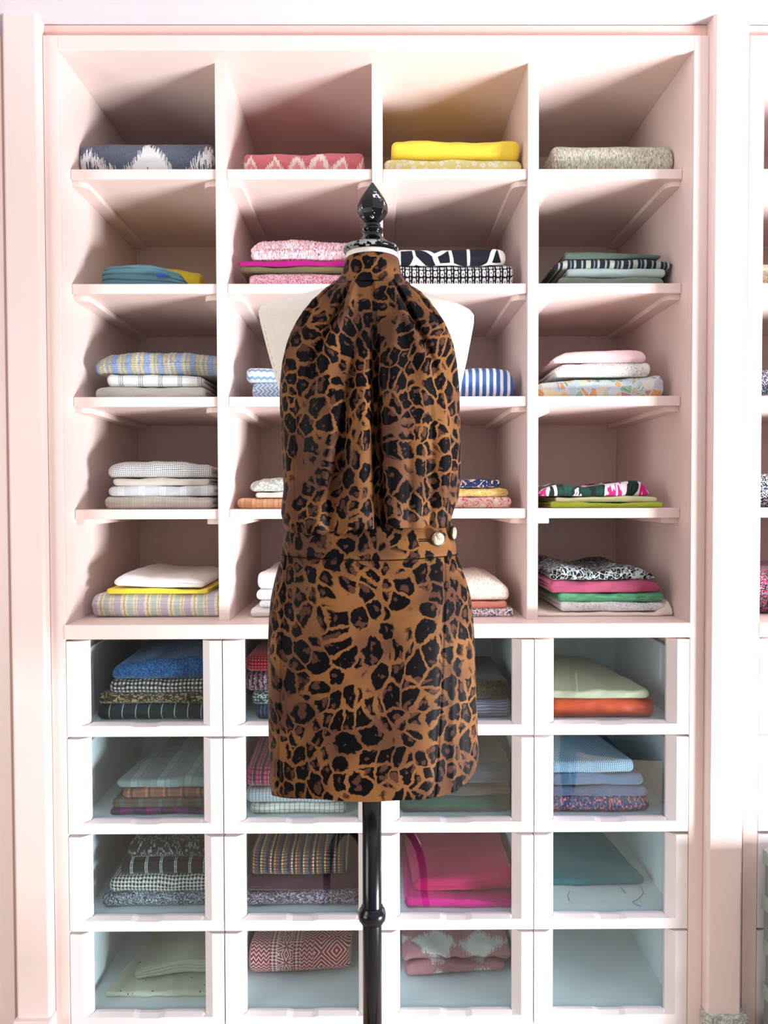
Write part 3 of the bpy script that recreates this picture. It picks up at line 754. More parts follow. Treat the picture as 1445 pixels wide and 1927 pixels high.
pile(c4, YI, ST[3], [
  (1037, 1248, 945, f_plain('lime_cotton', S('b4c944'), S('a5bb3a')), 'lime green fabric at the bottom of the fourth shelf pile, right cubby', dict(layers=2, openl=True)),
  (1046, 1237, 934, f_plain('pale_lime', S('dfe3ac')), 'pale lime fabric under the dark floral one', dict(layers=1, openl=True)),
  (1017, 1223, 912, f_blotch('dark_rose_print', [(0, S('0f3f36')), (.40, S('11241f')), (.47, S('e5dde2')), (.54, S('c91f7c')), (.6, S('e48dba')), (.66, S('121013'))], 16, 3, .8, 1, .5, off=2), 'dark green, white and magenta flower print fabric, topmost on the fourth shelf, right cubby',
     dict(layers=1, lump=.004, top=[(0, 10), (.2, -2), (.36, 5), (.7, -3), (.84, -9), (.93, -4), (1, 12)]))], G)
# periwinkle end of the lime cloth: a strip wrapped over its right part
# --- counter
YC = 2.035
pile(c1, YC, ZC1, [
  (171, 413, 1118, f_stripes('pastel_weave', .062, [(0, S('c9c4d4')), (.3, S('ece9e4')), (.42, S('d9bf5a')), (.48, S('ecebe0')), (.58, S('c4d8cc')), (.82, S('e9e6e2')), (.9, S('e0cc78')), (.95, S('efece6'))], 'u', [(0, (1, 1, 1)), (.45, (.86, .88, .90)), (.6, (1, 1, .98)), (.85, (.92, .86, .74))], .021, .006), 'thick pastel woven check fabric at the bottom left on the counter', dict(layers=2, lump=.003, soft=.9, openr=False)),
  (200, 391, 1104, f_plain('butter_yellow', S('f0dc4a'), S('ecd53e')), 'butter yellow fabric between the white and pastel ones on the counter', dict(layers=1, top=[(0, 2), (.5, 5), (.9, 6), (1, 2)])),
  (213, 384, 1083, f_plain('white_cotton', S('f2f1ef'), S('e8e6e4')), 'white cotton fabric topmost of the left counter pile', dict(layers=1, soft=1, lump=.003, top=[(0, 6), (.1, -4), (.4, 4), (.8, 4), (1, 10)], bot=[(0, -1), (.5, 3), (1, 3)]))], G)
wk = f_tweed('white_rib', [S('f0f0ee'), S('e3e5e7'), S('f5f5f3'), S('dadde0')], 300, 500, .002, .6)
pile(c2, YC, ZC1, [
  (471, 680, 1143, f_plain('white_ribbed_cream', S('efe9e4')), 'white fabric at the bottom of the counter pile left of the skirt', dict(layers=1, soft=1)),
  (488, 680, 1130, wk, 'thin white ribbed fabric, second from bottom left of the skirt', dict(layers=1, soft=1)),
  (482, 680, 1110, wk, 'white textured fabric, second from top left of the skirt', dict(layers=1, soft=1)),
  (484, 680, 1079, wk, 'plump white textured fabric, topmost left of the skirt', dict(layers=1, soft=1))], G)
pile(c3, YC, ZC1, [
  (750, 967, 1145, f_tweed('tiny_floral', [S('e6e4e4'), S('5d6480'), S('d9a596'), S('c9cdd8'), S('f0ece8'), S('2f3a5c')], 420, 420, .008, .2), 'tiny multicolour floral print fabric at the bottom right of the skirt', dict(layers=1)),
  (750, 954, 1132, f_plain('coral_cotton', S('e5937a')), 'plain coral fabric between floral and cream ones right of the skirt', dict(layers=1)),
  (750, 958, 1088, f_tweed('cream_boucle', [S('f2ece2'), S('ece2d2'), S('f6f2ea'), S('e0cdb4'), S('f0e6d8')], 380, 300, .004, 1), 'thick cream boucle fabric topmost right of the skirt', dict(layers=1, soft=1, nx=160, fuzz=.0012, top=[(0, 0), (.8, 0), (.93, 6), (1, 18)], openr=False))], G)
pile(c4, YC, ZC1, [
  (1010, 1281, 1151, f_plain('cream_sheet', S('f1e6da'), S('ecdfd2')), 'cream cloth with upturned end lying under the right counter pile', dict(layers=1, soft=1, openr=False, top=[(0, 0), (.05, -2), (.1, 2), (.88, 2), (.94, -12), (.98, -20), (1, -8)])),
  (1055, 1252, 1133, f_blotch('toile_white', [(0, S('e6e8e6')), (.5, S('c9cdcb')), (.56, S('eef0ee')), (.64, S('9a9e9c')), (.67, S('eef0ee'))], 60, 3, 1), 'white fabric with grey toile print, second from bottom in the right counter pile', dict(layers=1, openl=True)),
  (1051, 1250, 1116, f_blotch('green_moire', [(0, S('4d9468')), (.45, S('5fa57a')), (.55, S('478a60'))], 20, 2, 1, .6, 4), 'green moire fabric in the middle of the right counter pile', dict(layers=1, openl=True)),
  (1034, 1243, 1092, f_plain('raspberry_linen', S('b5526e'), S('a6476a'), var=.25), 'raspberry pink linen fabric under the grey leopard print', dict(layers=2, openl=True, top=[(0, 0), (.5, 2), (.85, -3), (1, 8)])),
  (1036, 1233, 1070, leopard('grey_leopard', 85, S('b9c2c2'), S('a9b1b4'), (.008, .01, .01), S('6b7476'), .7, .0006, .08), 'grey leopard print fabric, topmost of the right counter pile', dict(layers=1, lump=.004, openl=True, top=[(0, 4), (.15, -5), (.45, 8), (.7, -3), (.85, 0), (1, 15)]))], G)

# --- drawers (x0, x1 limited by the drawer sides)
def dcell(c): return (XL+cw*c+.022, XL+cw*(c+1)-.022)
def zd(r): return ZR[r+1]+.0265
YW = 1.985
pile(dcell(0), YW, zd(0), [
  (181, 412, 1326, f_stripes('charcoal_pane', .034, [(0, S('2a2e33')), (.94, S('c2c6c8'))]), 'charcoal wool with thin white stripes at the bottom of the top left drawer', dict(layers=1, soft=.9, openl=False)),
  (184, 410, 1306, f_tweed('brown_boucle', [S('3b3128'), S('8f7a58'), S('241f1c'), S('a8946c'), S('4b3d2e')], 260, 260, .01, 1.2), 'brown and tan boucle in the top left drawer', dict(layers=1, soft=1)),
  (205, 412, 1281, f_check('black_tan_check', S('d2cfca'), S('15151a'), S('5d5450'), .0105, third=S('6a4638')), 'black and white check wool under the blue tweed', dict(layers=1, soft=1)),
  (210, 412, 1246, f_tweed('blue_tweed', [S('26507f'), S('2f5c90'), S('1e4270'), S('3d6c9e'), S('1b3a66')], 480, 260, .003, .9), 'blue chunky tweed topmost in the top left drawer', dict(layers=1, soft=1, slope=-.06, top=[(0, 14), (.12, 3), (.4, -3), (1, -6)]))], GD)
pile(dcell(1), YW, zd(0), [
  (480, 690, 1327, f_stripes('navy_streak', .010, [(0, S('16233f')), (.5, S('2b426c')), (.8, S('94a6c0')), (.86, S('1a2846'))], 'u', jag=.006), 'streaky navy tweed at the bottom of the drawer left of the skirt', dict(layers=2, soft=1)),
  (473, 690, 1303, f_tweed('grey_speckle', [S('1e2523'), S('98a5a2'), S('39423f'), S('c3cdca'), S('252b2a')], 330, 330, .006, 1), 'black and silver speckled tweed left of the skirt, under the pink one', dict(layers=1, soft=1)),
  (462, 690, 1265, f_stripes('pink_black_twist', .013, [(0, S('17151a')), (.45, S('c8657e')), (.6, S('e7d4d6')), (.7, S('17151a')), (.85, S('d28a9c'))], 'u', [(0, (1, 1, 1)), (.6, (.25, .2, .22))], .004, .02), 'pink and black twisted tweed left of the skirt', dict(layers=1, soft=1)),
  (462, 690, 1236, f_stripes('red_knit', .008, [(0, S('d4232f')), (.7, S('2a0f14'))], 'u', [(0, (1, 1, 1)), (.55, (.12, .08, .1))], .0075, .002), 'red and black knit tweed topmost left of the skirt', dict(layers=1, soft=1))], GD)
pile(dcell(2), YW, zd(0), [
  (740, 962, 1318, f_stripes('lilac_rib', .008, [(0, S('6a6678')), (.7, S('a5a2b4'))], 'v'), 'lilac grey ribbed fabric at the bottom of the drawer right of the skirt', dict(layers=1, soft=1, openr=False)),
  (740, 960, 1284, f_tweed('umber_tweed', [S('3c2a1c'), S('241a12'), S('4c3824')], 300, 300), 'dark brown tweed in the drawer right of the skirt', dict(layers=1, soft=1))], GD)
pile(dcell(3), YW, zd(0), [
  (1036, 1233, 1316, f_plain('burnt_orange', S('d24a12'), S('c03f0c'), .45, .1, .03), 'burnt orange satin in the top right drawer', dict(layers=2, soft=.5, openr=False)),
  (1036, 1223, 1298, f_plain('ecru_cloth', S('c6bfa4'), S('bbb496')), 'ecru cotton lying on the burnt orange satin', dict(layers=1, soft=.6, depth=.40, skr=-.055, slope=-.02))], GD)
pile(dcell(0), YW, zd(1), [
  (206, 412, 1522, f_stripes('purple_plaid', .07, [(0, S('4c3048')), (.4, S('7c2f6a')), (.6, S('5b3a5c')), (.9, S('3d2a3e'))], 'u', [(0, (1, 1, 1)), (.85, (1.6, 1.6, 1.6))], .016), 'purple plaid fabric at the bottom of the second left drawer', dict(layers=1)),
  (210, 412, 1503, f_stripes('taupe_plaid', .05, [(0, S('5d5048')), (.4, S('6f6258')), (.5, S('4f6f74')), (.6, S('66564c')), (.9, S('7a5048'))], 'u', [(0, (1, 1, 1)), (.5, (.75, .75, .75))], .012), 'taupe and olive plaid fabric in the second left drawer', dict(layers=1)),
  (230, 412, 1484, f_stripes('russet_plaid', .045, [(0, S('8a5a44')), (.3, S('a5735a')), (.45, S('5a4c50')), (.6, S('92624c')), (.8, S('7a5a52'))], 'u', [(0, (1, 1, 1)), (.6, (.8, .8, .8))], .01), 'russet brown plaid fabric in the second left drawer', dict(layers=1)),
  (218, 412, 1465, f_stripes('pale_grey_plaid', .07, [(0, S('7f8f8d')), (.5, S('6f8281')), (.53, S('97a5a2')), (.8, S('758886')), (.84, S('8b9996'))], 'u', [(0, (1, 1, 1)), (.8, (.88, .9, .9))], .05), 'pale grey green plaid topmost in the second left drawer', dict(layers=1, skl=.06, depth=.42, slope=-.02))], GD)
pile(dcell(1), YW, zd(1), [
  (470, 651, 1513, f_stripes('cream_grid', .013, [(0, S('dcdccf')), (.9, S('4a4d4c'))], 'u', [(0, (1, 1, 1)), (.88, (.4, .4, .4))], .010), 'cream grid check fabric at the bottom of the second drawer, below the skirt hem', dict(layers=1, openl=True, soft=.8)),
  (462, 660, 1486, f_stripes('grey_grid', .009, [(0, S('b9bcc0')), (.8, S('7a7f86'))], 'u', [(0, (1, 1, 1)), (.8, (.75, .75, .75))], .007), 'fine grey grid check fabric below the red boucle', dict(layers=1, soft=.8)),
  (462, 660, 1446, f_stripes('red_boucle', .021, [(0, S('2b1f35')), (.34, S('c23a4e')), (.7, S('41304a')), (.85, S('b96a78'))], 'u', [(0, (1, 1, 1)), (.4, (.35, .28, .4)), (.7, (1.1, .8, .9))], .012, .004), 'red and violet boucle weave at the left edge of the skirt', dict(layers=1, soft=1, slope=-.09))], GD)
pile(dcell(2), YW, zd(1), [
  (752, 962, 1500, f_plain('forest_green', S('1f4a40'), S('173c34')), 'dark forest green fabric in the drawer below the right of the skirt hem', dict(layers=1, soft=1, openr=False)),
  (752, 962, 1480, f_plain('dark_taupe', S('453c3a')), 'dark taupe fabric above the forest green one', dict(layers=1, soft=1)),
  (752, 962, 1436, f_plain('slate_wool', S('2a3b46'), S('22323c')), 'slate blue wool topmost in the drawer right of the skirt hem', dict(layers=1, soft=1))], GD)
pile(dcell(3), YW, zd(1), [
  (1036, 1223, 1500, f_tweed('coral_navy_tweed', [S('3c3f58'), S('2b2e48'), S('4a4d6a'), S('d3665c'), S('565a78'), S('343752')], 420, 190, .004, .8), 'navy and coral speckled tweed at the bottom of the second right drawer', dict(layers=1, soft=.6, openr=False)),
  (1036, 1221, 1479, f_zigzag('navy_herringbone', [(0, S('333a55')), (.5, S('5c6684'))], .004, .008, .004), 'navy herringbone fabric above the coral tweed', dict(layers=1, soft=.5, openr=False)),
  (1036, 1212, 1456, f_plain('slate_blue', S('4d6480'), S('425872')), 'slate blue fabric in the middle of the second right drawer', dict(layers=2, openr=False)),
  (1036, 1195, 1432, f_stripes('ice_grid', .0052, [(0, S('aec4d4')), (.6, S('4d6a86'))], 'u', [(0, (1, 1, 1)), (.6, (.6, .66, .75))], .0052), 'ice blue grid check topmost in the second right drawer', dict(layers=1, openr=False, skr=-.05))], GD)
pile(dcell(0), YW+.01, zd(2), [
  (190, 412, 1682, f_tweed('silver_tweed', [S('2a3038'), S('5a6470'), S('98a4ae'), S('3c444e'), S('6e7884'), S('d6dde2')], 560, 560, .002, 1), 'silver grey sparkling tweed at the bottom of the third left drawer', dict(layers=1, soft=1)),
  (204, 412, 1650, f_check('houndstooth', S('e6e6e2'), S('101317'), None, .0095, True), 'black and white houndstooth fabric in the third left drawer', dict(layers=1, soft=1, top=[(0, 6), (.15, 2), (1, 0)])),
  (226, 412, 1617, f_stripes('ladder_stripe', .038, [(0, S('15191c')), (.68, S('a8b0b2')), (.74, S('2c3234')), (.8, S('a8b0b2')), (.86, S('15191c'))], 'u', [(0, (1, 1, 1)), (.55, (2.2, 2.2, 2.2)), (.65, (1, 1, 1))], .014), 'black fabric with pale ladder stripes in the third left drawer', dict(layers=1, soft=.8)),
  (240, 412, 1588, f_tweed('dark_tooth', [S('14181a'), S('1b2022'), S('101314'), S('7d8486'), S('181c1e')], 420, 150, .006), 'black and grey dogtooth fabric topmost in the third left drawer', dict(layers=1, soft=1, slope=-.02, skl=.02))], GD)
pile(dcell(1), YW+.01, zd(2), [
  (462, 676, 1680, f_tweed('mauve_tweed', [S('4a3f4e'), S('9a8c98'), S('2e2832'), S('c6bdc6'), S('7c4a66'), S('6c6270')], 330, 600, .003, 1), 'mauve and grey melange tweed at the bottom of the third drawer left of the pole', dict(layers=1, soft=1)),
  (462, 674, 1654, f_plain('burgundy_wool', S('4a2436'), S('3f1e2e')), 'plain burgundy fabric in the third drawer left of the pole', dict(layers=1, soft=1)),
  (470, 652, 1606, f_stripes('multi_stripe', .056, [(0, S('1f1c28')), (.12, S('c7a24c')), (.18, S('a23a34')), (.28, S('2a5a70')), (.36, S('1f1c28')), (.48, S('d8c68a')), (.54, S('b4572e')), (.66, S('2f6f80')), (.74, S('1f1c28')), (.86, S('9c3038')), (.93, S('d8ceb0'))], 'u',
     [(0, (1, 1, 1)), (.6, (.2, .16, .25))], .0085), 'multicolour striped weave topmost in the third drawer left of the pole', dict(layers=1, soft=1))], GD)
fu = f_plain('fuchsia_satin', S('d81c84'), S('c81478'), .32, .08, .02)
pile(dcell(2), YW, zd(2), [
  (762, 968, 1692, fu, 'bright fuchsia satin at the bottom of the third drawer right of the pole', dict(layers=1, depth=.42, openr=False, top=[(0, -4), (.5, 6), (1, 8)])),
  (778, 966, 1652, f_plain('deep_pink_satin', S('c81e62'), S('b01652'), .3, .08, .02), 'deep pink satin folded on top of the fuchsia one', dict(layers=3, lump=.004, depth=.34, Y=2.02, skr=-.01, skl=-.02, openl=True, openr=False, top=[(0, 6), (.1, 0), (.6, -4), (1, -16)], slope=-.05))], GD)
pile(dcell(3), 2.10, zd(2), [
  (1030, 1214, 1652, f_plain('teal_cotton', S('008a98'), S('007785'), .6, .15, .04), 'teal green fabric in the third right drawer with loose threads', dict(layers=2, depth=.36, lump=.003, skr=-.05, openr=False, top=[(0, 8), (.4, 3), (1, -2)], slope=-.02))], GD)
pile(dcell(0), 2.01, zd(3), [
  (195, 412, 1866, f_dots('cream_speckled', S('dcdac2'), S('5a5240'), 45, .10, S('d5d3ba')), 'cream fabric speckled with small dots at the bottom of the bottom left drawer', dict(layers=1, soft=1, depth=.40, skl=.085, slope=-.03)),
  (250, 412, 1812, f_plain('ivory_muslin', S('cfcdbb'), S('c2c0ae'), var=.2), 'ivory muslin folded in layers on the dotted cream fabric', dict(layers=4, Y=2.06, depth=.33, lump=.003, skl=.03, top=[(0, 16), (.15, 10), (.6, -4), (1, -2)], bot=[(0, 0), (.5, -12), (1, -16)], crease=3.2, slope=-.03))], GD)
pile(dcell(1), 2.09, zd(3), [
  (467, 660, 1782, f_nordic('nordic_red', S('b3283c'), S('e6ded2')), 'red and white folk pattern fabric in the bottom drawer left of the pole', dict(layers=1, soft=.9, depth=.30, lump=.003, slope=-.04, skl=.015, bot=[(0, 0), (.4, -1), (1, -10)], openr=False))], GD)
pile(dcell(2), 2.09, zd(3), [
  (762, 950, 1812, f_ikat('dusty_ikat_under', [(0, S('b5606c')), (.5, S('a34c5a')), (.6, S('e3dcd8'))], .12, .1, .02), 'dusty pink print fabric, lower fold under the crumpled white and pink one', dict(layers=2, lump=.005, depth=.28, top=[(0, 6), (.3, -3), (1, 2)], bot=[(0, 0), (.5, -8), (1, -12)])),
  (758, 962, 1780, f_ikat('dusty_ikat', [(0, S('b5606c')), (.38, S('bd6f78')), (.5, S('e6e0dc')), (.8, S('e0d8d4'))], .13, .1, .02, .8), 'white and dusty pink blotch print fabric crumpled in the bottom drawer right of the pole', dict(layers=1, soft=1, lump=.010, depth=.32, slope=-.03, top=[(0, 20), (.1, 2), (.3, 6), (.8, -4), (1, 10)]))], GD)

# --- fabrics in the neighbouring bay, only their ends in view
nb = (XL+DX2, DIV[0][0]+DX2)
names = ['grey boucle', 'teal and navy tweed', 'black and white tweed', 'navy and red tweed']
mats = [f_tweed('ochre_end', [S('c9a86a'), S('8c98a8'), S('d8c8a0')]), f_tweed('teal_end', [S('12606c'), S('1d2030'), S('c7cbd2'), S('6a4a6a')]),
        f_tweed('bw_end', [S('11151c'), S('e4e6e8'), S('22304a')]), f_tweed('navy_end', [S('131a2e'), S('8c97ac'), S('c4283c'), S('1c2438')])]
for i, (zs, tt) in enumerate(((ST[0]-.2925, .07), (ST[2], .075), (ST[3], .09), (ZC1, .12))):
    if i == 0: zs = ST[1]
    folded('folded_fabric', names[i]+' fabric on a shelf of the right-hand bay, at the photo edge', nb[0]+.012, nb[0]+.30, YI, zs+.0004, zs+tt, mats[i], group='folded fabrics in the right-hand bay', seed=60+i, layers=3, openl=True)

# ------------------------------------------------------------------ grey boxes at the right edge
xb = at(1437, 1700, 1.905).x; zt0 = at(1440, 1595, 1.905).z; bh = zt0/5.0
for i in range(5):
    r = thing('storage_box', ['grey green card box at floor level by the right-hand bay', 'grey green card box second from the floor', 'grey green card box third from the floor',
        'grey green card box second from the top of the stack', 'grey green card box, topmost of the stack at the right edge'][i], 'box', (xb, 1.71, bh*i), 'stacked grey boxes')
    j = .003*((i*7) % 3-1)
    bx('box_body', (j, .30+j, 0, .19, 0, bh-.034), M['grey_card'], r, .002)
    bx('lid', (j-.005, .305+j, -.005, .195, bh-.036, bh-.0005), M['grey_lid'], r, .002)

# ------------------------------------------------------------------ dress form
YM = 1.42; XM = at(700, 1700, YM).x
def zy(py, Y=YM): return at(700, py, Y).z
def loft(rows, nth=96, cap_top=True, cap_bot=True, name='', mat=None, parent=None, yc=YM, disp=None, usc=None, hemfun=None, closed=True, solid=0, nsub=1):
    """rows: (z, xl, xr, half depth, superellipse exponent) top to bottom, subdivided nsub times"""
    R2 = []
    for a, b in zip(rows, rows[1:]):
        for k in range(nsub):
            t = k/nsub; R2.append(tuple(p+(q-p)*t for p, q in zip(a, b)))
    R2.append(rows[-1])
    bm = bmesh.new(); uvl = bm.loops.layers.uv.new('UVMap'); UV = {}; rings = []
    z0 = R2[0][0]; uref = None
    for i, (z, xl, xr, hd, ex) in enumerate(R2):
        ring = []; cxx = (xl+xr)/2; hw = (xr-xl)/2
        for k in range(nth):
            th = 2*PI*k/nth
            c_, s_ = math.cos(th), math.sin(th)
            x = cxx+hw*math.copysign(abs(c_)**(2/ex), c_); y = yc+hd*math.copysign(abs(s_)**(2/ex), s_)
            zz = z
            if disp: x, y, zz = disp(x, y, z, th, cxx, hw, hd)
            v = bm.verts.new((x, y, zz)); UV[v] = (x+(0 if s_ < 0 else .9), zz, s_, c_, y)
            ring.append(v)
        rings.append(ring)
    # arc-length u along each ring so the print keeps its size round the sides
    for ring in rings:
        n = len(ring); kf = nth*3//4; acc = 0; prev = ring[kf]; U = {ring[kf]: 0.0}
        for d in (1, -1):
            acc = 0; prev = ring[kf]
            for j in range(1, n//2+1):
                v = ring[(kf+d*j) % n]; acc += (v.co-prev.co).length; prev = v
                if v not in U or d == 1: U[v] = d*acc
        for v in ring: UV[v] = (U[v]+ring[kf].co.x, v.co.z)
    back = nth//4
    for a, b in zip(rings, rings[1:]):
        for k in range(nth):
            q = (a[k], a[(k+1) % nth], b[(k+1) % nth], b[k]); f = bm.faces.new(q); f.smooth = True
            us = [UV[v][0] for v in q]; flip = max(us)-min(us) > .3
            for lp in f.loops:
                u, vv = UV[lp.vert]
                lp[uvl].uv = (u, vv)
    if cap_top: bm.faces.new(rings[0])
    if cap_bot: bm.faces.new(rings[-1][::-1])
    bmesh.ops.recalc_face_normals(bm, faces=bm.faces)
    me = bpy.data.meshes.new(name); bm.to_mesh(me); bm.free(); me.materials.append(mat)
    o = link(name, me, parent)
    if solid:
        s = o.modifiers.new('thickness', 'SOLIDIFY'); s.thickness = solid; s.offset = -1
    return o
def prow(py, l, r, hd, ex): return (zy(py), at(l, py, YM).x, at(r, py, YM).x, hd, ex)
form = thing('dress_form', 'cream canvas dress form on a black pole with a dark turned finial', 'mannequin', (XM, YM, 0))
def rel(o):
    "keep the mesh where it is while it hangs from the form's base"
    o.location = o.location-o.parent.location; return o
rel(loft([prow(479, 651, 748, 0.046, 2), prow(489, 650, 749, 0.048, 2), prow(520, 648, 752, 0.050, 2), prow(538, 636, 764, 0.053, 2), prow(545, 614, 778, 0.055, 2.1), prow(552, 594, 792, 0.057, 2.3), prow(562, 556, 816, 0.060, 2.6),
    prow(572, 518, 846, 0.063, 2.9), prow(579, 499, 864, 0.065, 3.1), prow(584, 491, 874, 0.066, 3.2), prow(590, 488.5, 884, 0.068, 3.2), prow(598, 489, 890, 0.070, 3.2), prow(612, 492, 890, 0.071, 3.1), prow(640, 499, 885, 0.073, 3),
    prow(682, 510, 877, 0.075, 2.8), prow(730, 524, 866, 0.075, 2.6), prow(790, 540, 852, 0.078, 2.4), prow(850, 549, 844, 0.075, 2.3), prow(930, 556, 838, 0.070, 2.2), prow(1000, 552, 842, 0.069, 2.2), prow(1060, 540, 852, 0.076, 2.3),
    prow(1150, 524, 870, 0.084, 2.3), prow(1300, 520, 880, 0.086, 2.3), prow(1430, 528, 876, 0.081, 2.3), prow(1455, 545, 860, 0.071, 2.2), prow(1462, 600, 800, 0.026, 2)],
    128, name='torso', mat=M['canvas'], parent=form, nsub=3))
# stitched shoulder-plate seams on the canvas
for pts in (((492, 612), (500, 650), (512, 692), (529, 738)), ((888, 624), (882, 660), (874, 700), (864, 735))):
    bm = bmesh.new(); sgn = 1 if pts[0][0] < 700 else -1
    P = smooth_curve([at(p[0]+sgn*5, p[1], YM-.060) for p in pts], 20)
    for i in range(0, 20, 2): tube(bm, [P[i]-Vector((XM, YM, 0)), P[i+1]-Vector((XM, YM, 0))], .0005, 5)
    from_bm('seam_stitching', bm, simple('seam_thread', (.5, .46, .38), .9), form)
# finial
def pr(tab, Y=YM):
    return [(r*Y/F, zy(py, Y)) for py, r in tab]
XN = at(701, 420, YM).x
fin_o = bpy.data.objects.new('finial', None)
bm = bmesh.new()
lathe(bm, pr([(420.5, 12), (418, 15), (413, 20), (407, 25), (400, 28.3), (392, 28.6), (384, 27), (374, 22.5), (364, 16.5), (355, 10), (348.5, 5.2), (345, 2.6), (343.2, .7)]), XN-XM, 0, 8)
fo = from_bm('finial', bm, M['lacquer'], form, bevel=.0009, seg=2)
bm = bmesh.new()
lathe(bm, pr([(463, 37), (461, 34.5), (458, 31), (454, 25), (449, 20.5), (445, 18), (441.5, 16.8), (439.5, 17), (438.5, 19), (436, 20.2), (433, 20.2), (430.6, 19.2), (429.5, 16.5), (427, 15.2), (424, 15.4), (422, 14.4), (420, 12)]), XN-XM, 0, 48)
from_bm('finial_stem', bm, M['lacquer'], fo, smooth=True)
bm = bmesh.new()
lathe(bm, pr([(480, 30), (478.6, 42), (477, 45.5), (475.4, 46.5), (474.6, 50), (472, 51.6), (469, 51.6), (466.6, 50), (465.2, 46), (464, 41), (462.4, 37), (462, 20)]), at(697.5, 470, YM).x-XM, 0, 64)
from_bm('finial_base', bm, M['rim'], fo, smooth=True)
# pole, collar, legs
bm = bmesh.new(); lathe(bm, [(.0178, .30), (.0178, zy(1445))], 0, 0, 40)
from_bm('pole', bm, M['black_pole'], form, smooth=True)
zc = zy(1731, YM-.02)
bm = bmesh.new(); lathe(bm, [(.0178, zc-.017), (.0205, zc-.016), (.0208, zc-.012), (.0245, zc-.010), (.0258, zc-.004), (.0258, zc+.002), (.0240, zc+.008), (.0205, zc+.011), (.0205, zc+.015), (.0178, zc+.016)], 0, 0, 48)
from_bm('collar', bm, M['black_pole'], form, smooth=True)
bm = bmesh.new(); lathe(bm, [(.012, .17), (.024, .19), (.030, .22), (.030, .30), (.036, .31), (.036, .34), (.026, .355), (.0178, .37)], 0, 0, 40)
from_bm('hub', bm, M['black_pole'], form, smooth=True)
for k in range(3):
    a = R_(-150+120*k) if k != 2 else R_(90)
    a = [R_(-168), R_(-12), R_(90)][k]
    prof = [(.024, .27), (.06, .335), (.105, .345), (.145, .285), (.163, .20), (.168, .12), (.185, .05), (.215, .014)]
    P = smooth_curve([(r*math.cos(a), r*math.sin(a), z) for r, z in prof], 40)
    bm = bmesh.new(); tube(bm, P, lambda t: .017-.007*t, 14); from_bm('leg', bm, M['black_pole'], form, smooth=True)

# ------------------------------------------------------------------ the halter top
def path(tab, y): return lerp(tab, y)
def toy(z):   # photo row of a height on the form's mid plane
    return 935.3-(z-H)*F/YM
def tox(x, z): return 712.5+x*F/YM
GR = [ # centre x by row, width, depth by row, kind
 ('g', [(546, 703), (620, 706), (760, 707), (900, 711), (1000, 716)], [(546, 3), (620, 5), (760, 8), (1000, 11)], [(546, .004), (620, .011), (720, .020), (850, .026), (1000, .020)]),
 ('s', [(546, 745), (620, 741), (700, 737), (850, 742), (1000, 745)], [(546, 8), (1000, 26)], [(546, -.003), (600, -.006), (1000, -.004)]),
 ('g', [(546, 664), (600, 647), (650, 622), (700, 600), (760, 590)], [(546, 3), (760, 9)], [(546, .005), (600, .0075), (700, .006), (780, 0)]),
 ('s', [(546, 672), (600, 660), (650, 640), (700, 622), (780, 610)], [(546, 5), (780, 16)], [(546, -.003), (620, -.007), (700, -.006), (820, 0)]),
 ('g', [(546, 640), (580, 610), (620, 585), (680, 560)], [(546, 2.5), (680, 7)], [(546, .004), (600, .004), (700, 0)]),
 ('g', [(546, 738), (600, 763), (650, 787), (700, 808), (760, 820)], [(546, 3), (760, 9)], [(546, .005), (600, .008), (700, .0065), (790, 0)]),
 ('s', [(546, 730), (600, 750), (650, 772), (700, 792), (780, 806)], [(546, 5), (780, 16)], [(546, -.003), (620, -.007), (720, -.006), (860, 0)]),
 ('g', [(546, 762), (580, 792), (620, 818), (680, 836)], [(546, 2.5), (680, 7)], [(546, .004), (600, .004), (700, 0)]),
 ('g', [(600, 690), (700, 672), (800, 656), (900, 640), (1000, 628)], [(600, 4), (1000, 15)], [(600, 0), (700, .006), (850, .011), (1000, .010)]),
 ('s', [(640, 690), (760, 686), (900, 678), (1000, 672)], [(640, 7), (1000, 20)], [(640, 0), (760, -.007), (900, -.010), (1000, -.010)]),
 ('s', [(700, 640), (850, 625), (1000, 605)], [(700, 8), (1000, 22)], [(700, 0), (850, -.006), (1000, -.007)]),
 ('g', [(650, 566), (800, 562), (1000, 572)], [(650, 6), (1000, 9)], [(650, 0), (760, .004), (1000, .005)]),
 ('g', [(700, 800), (850, 806), (1000, 800)], [(700, 7), (1000, 11)], [(700, 0), (820, .005), (1000, .007)]),
 ('s', [(700, 826), (850, 830), (1000, 832)], [(700, 6), (1000, 8)], [(700, 0), (820, -.004), (1000, -.006)]),
 ('g', [(700, 845), (850, 848), (1000, 842)], [(700, 5), (1000, 6)], [(700, 0), (820, .004), (1000, .005)]),
 ('g', [(760, 757), (850, 766), (1000, 764)], [(760, 6), (1000, 11)], [(760, 0), (860, .003), (1000, .006)]),
]
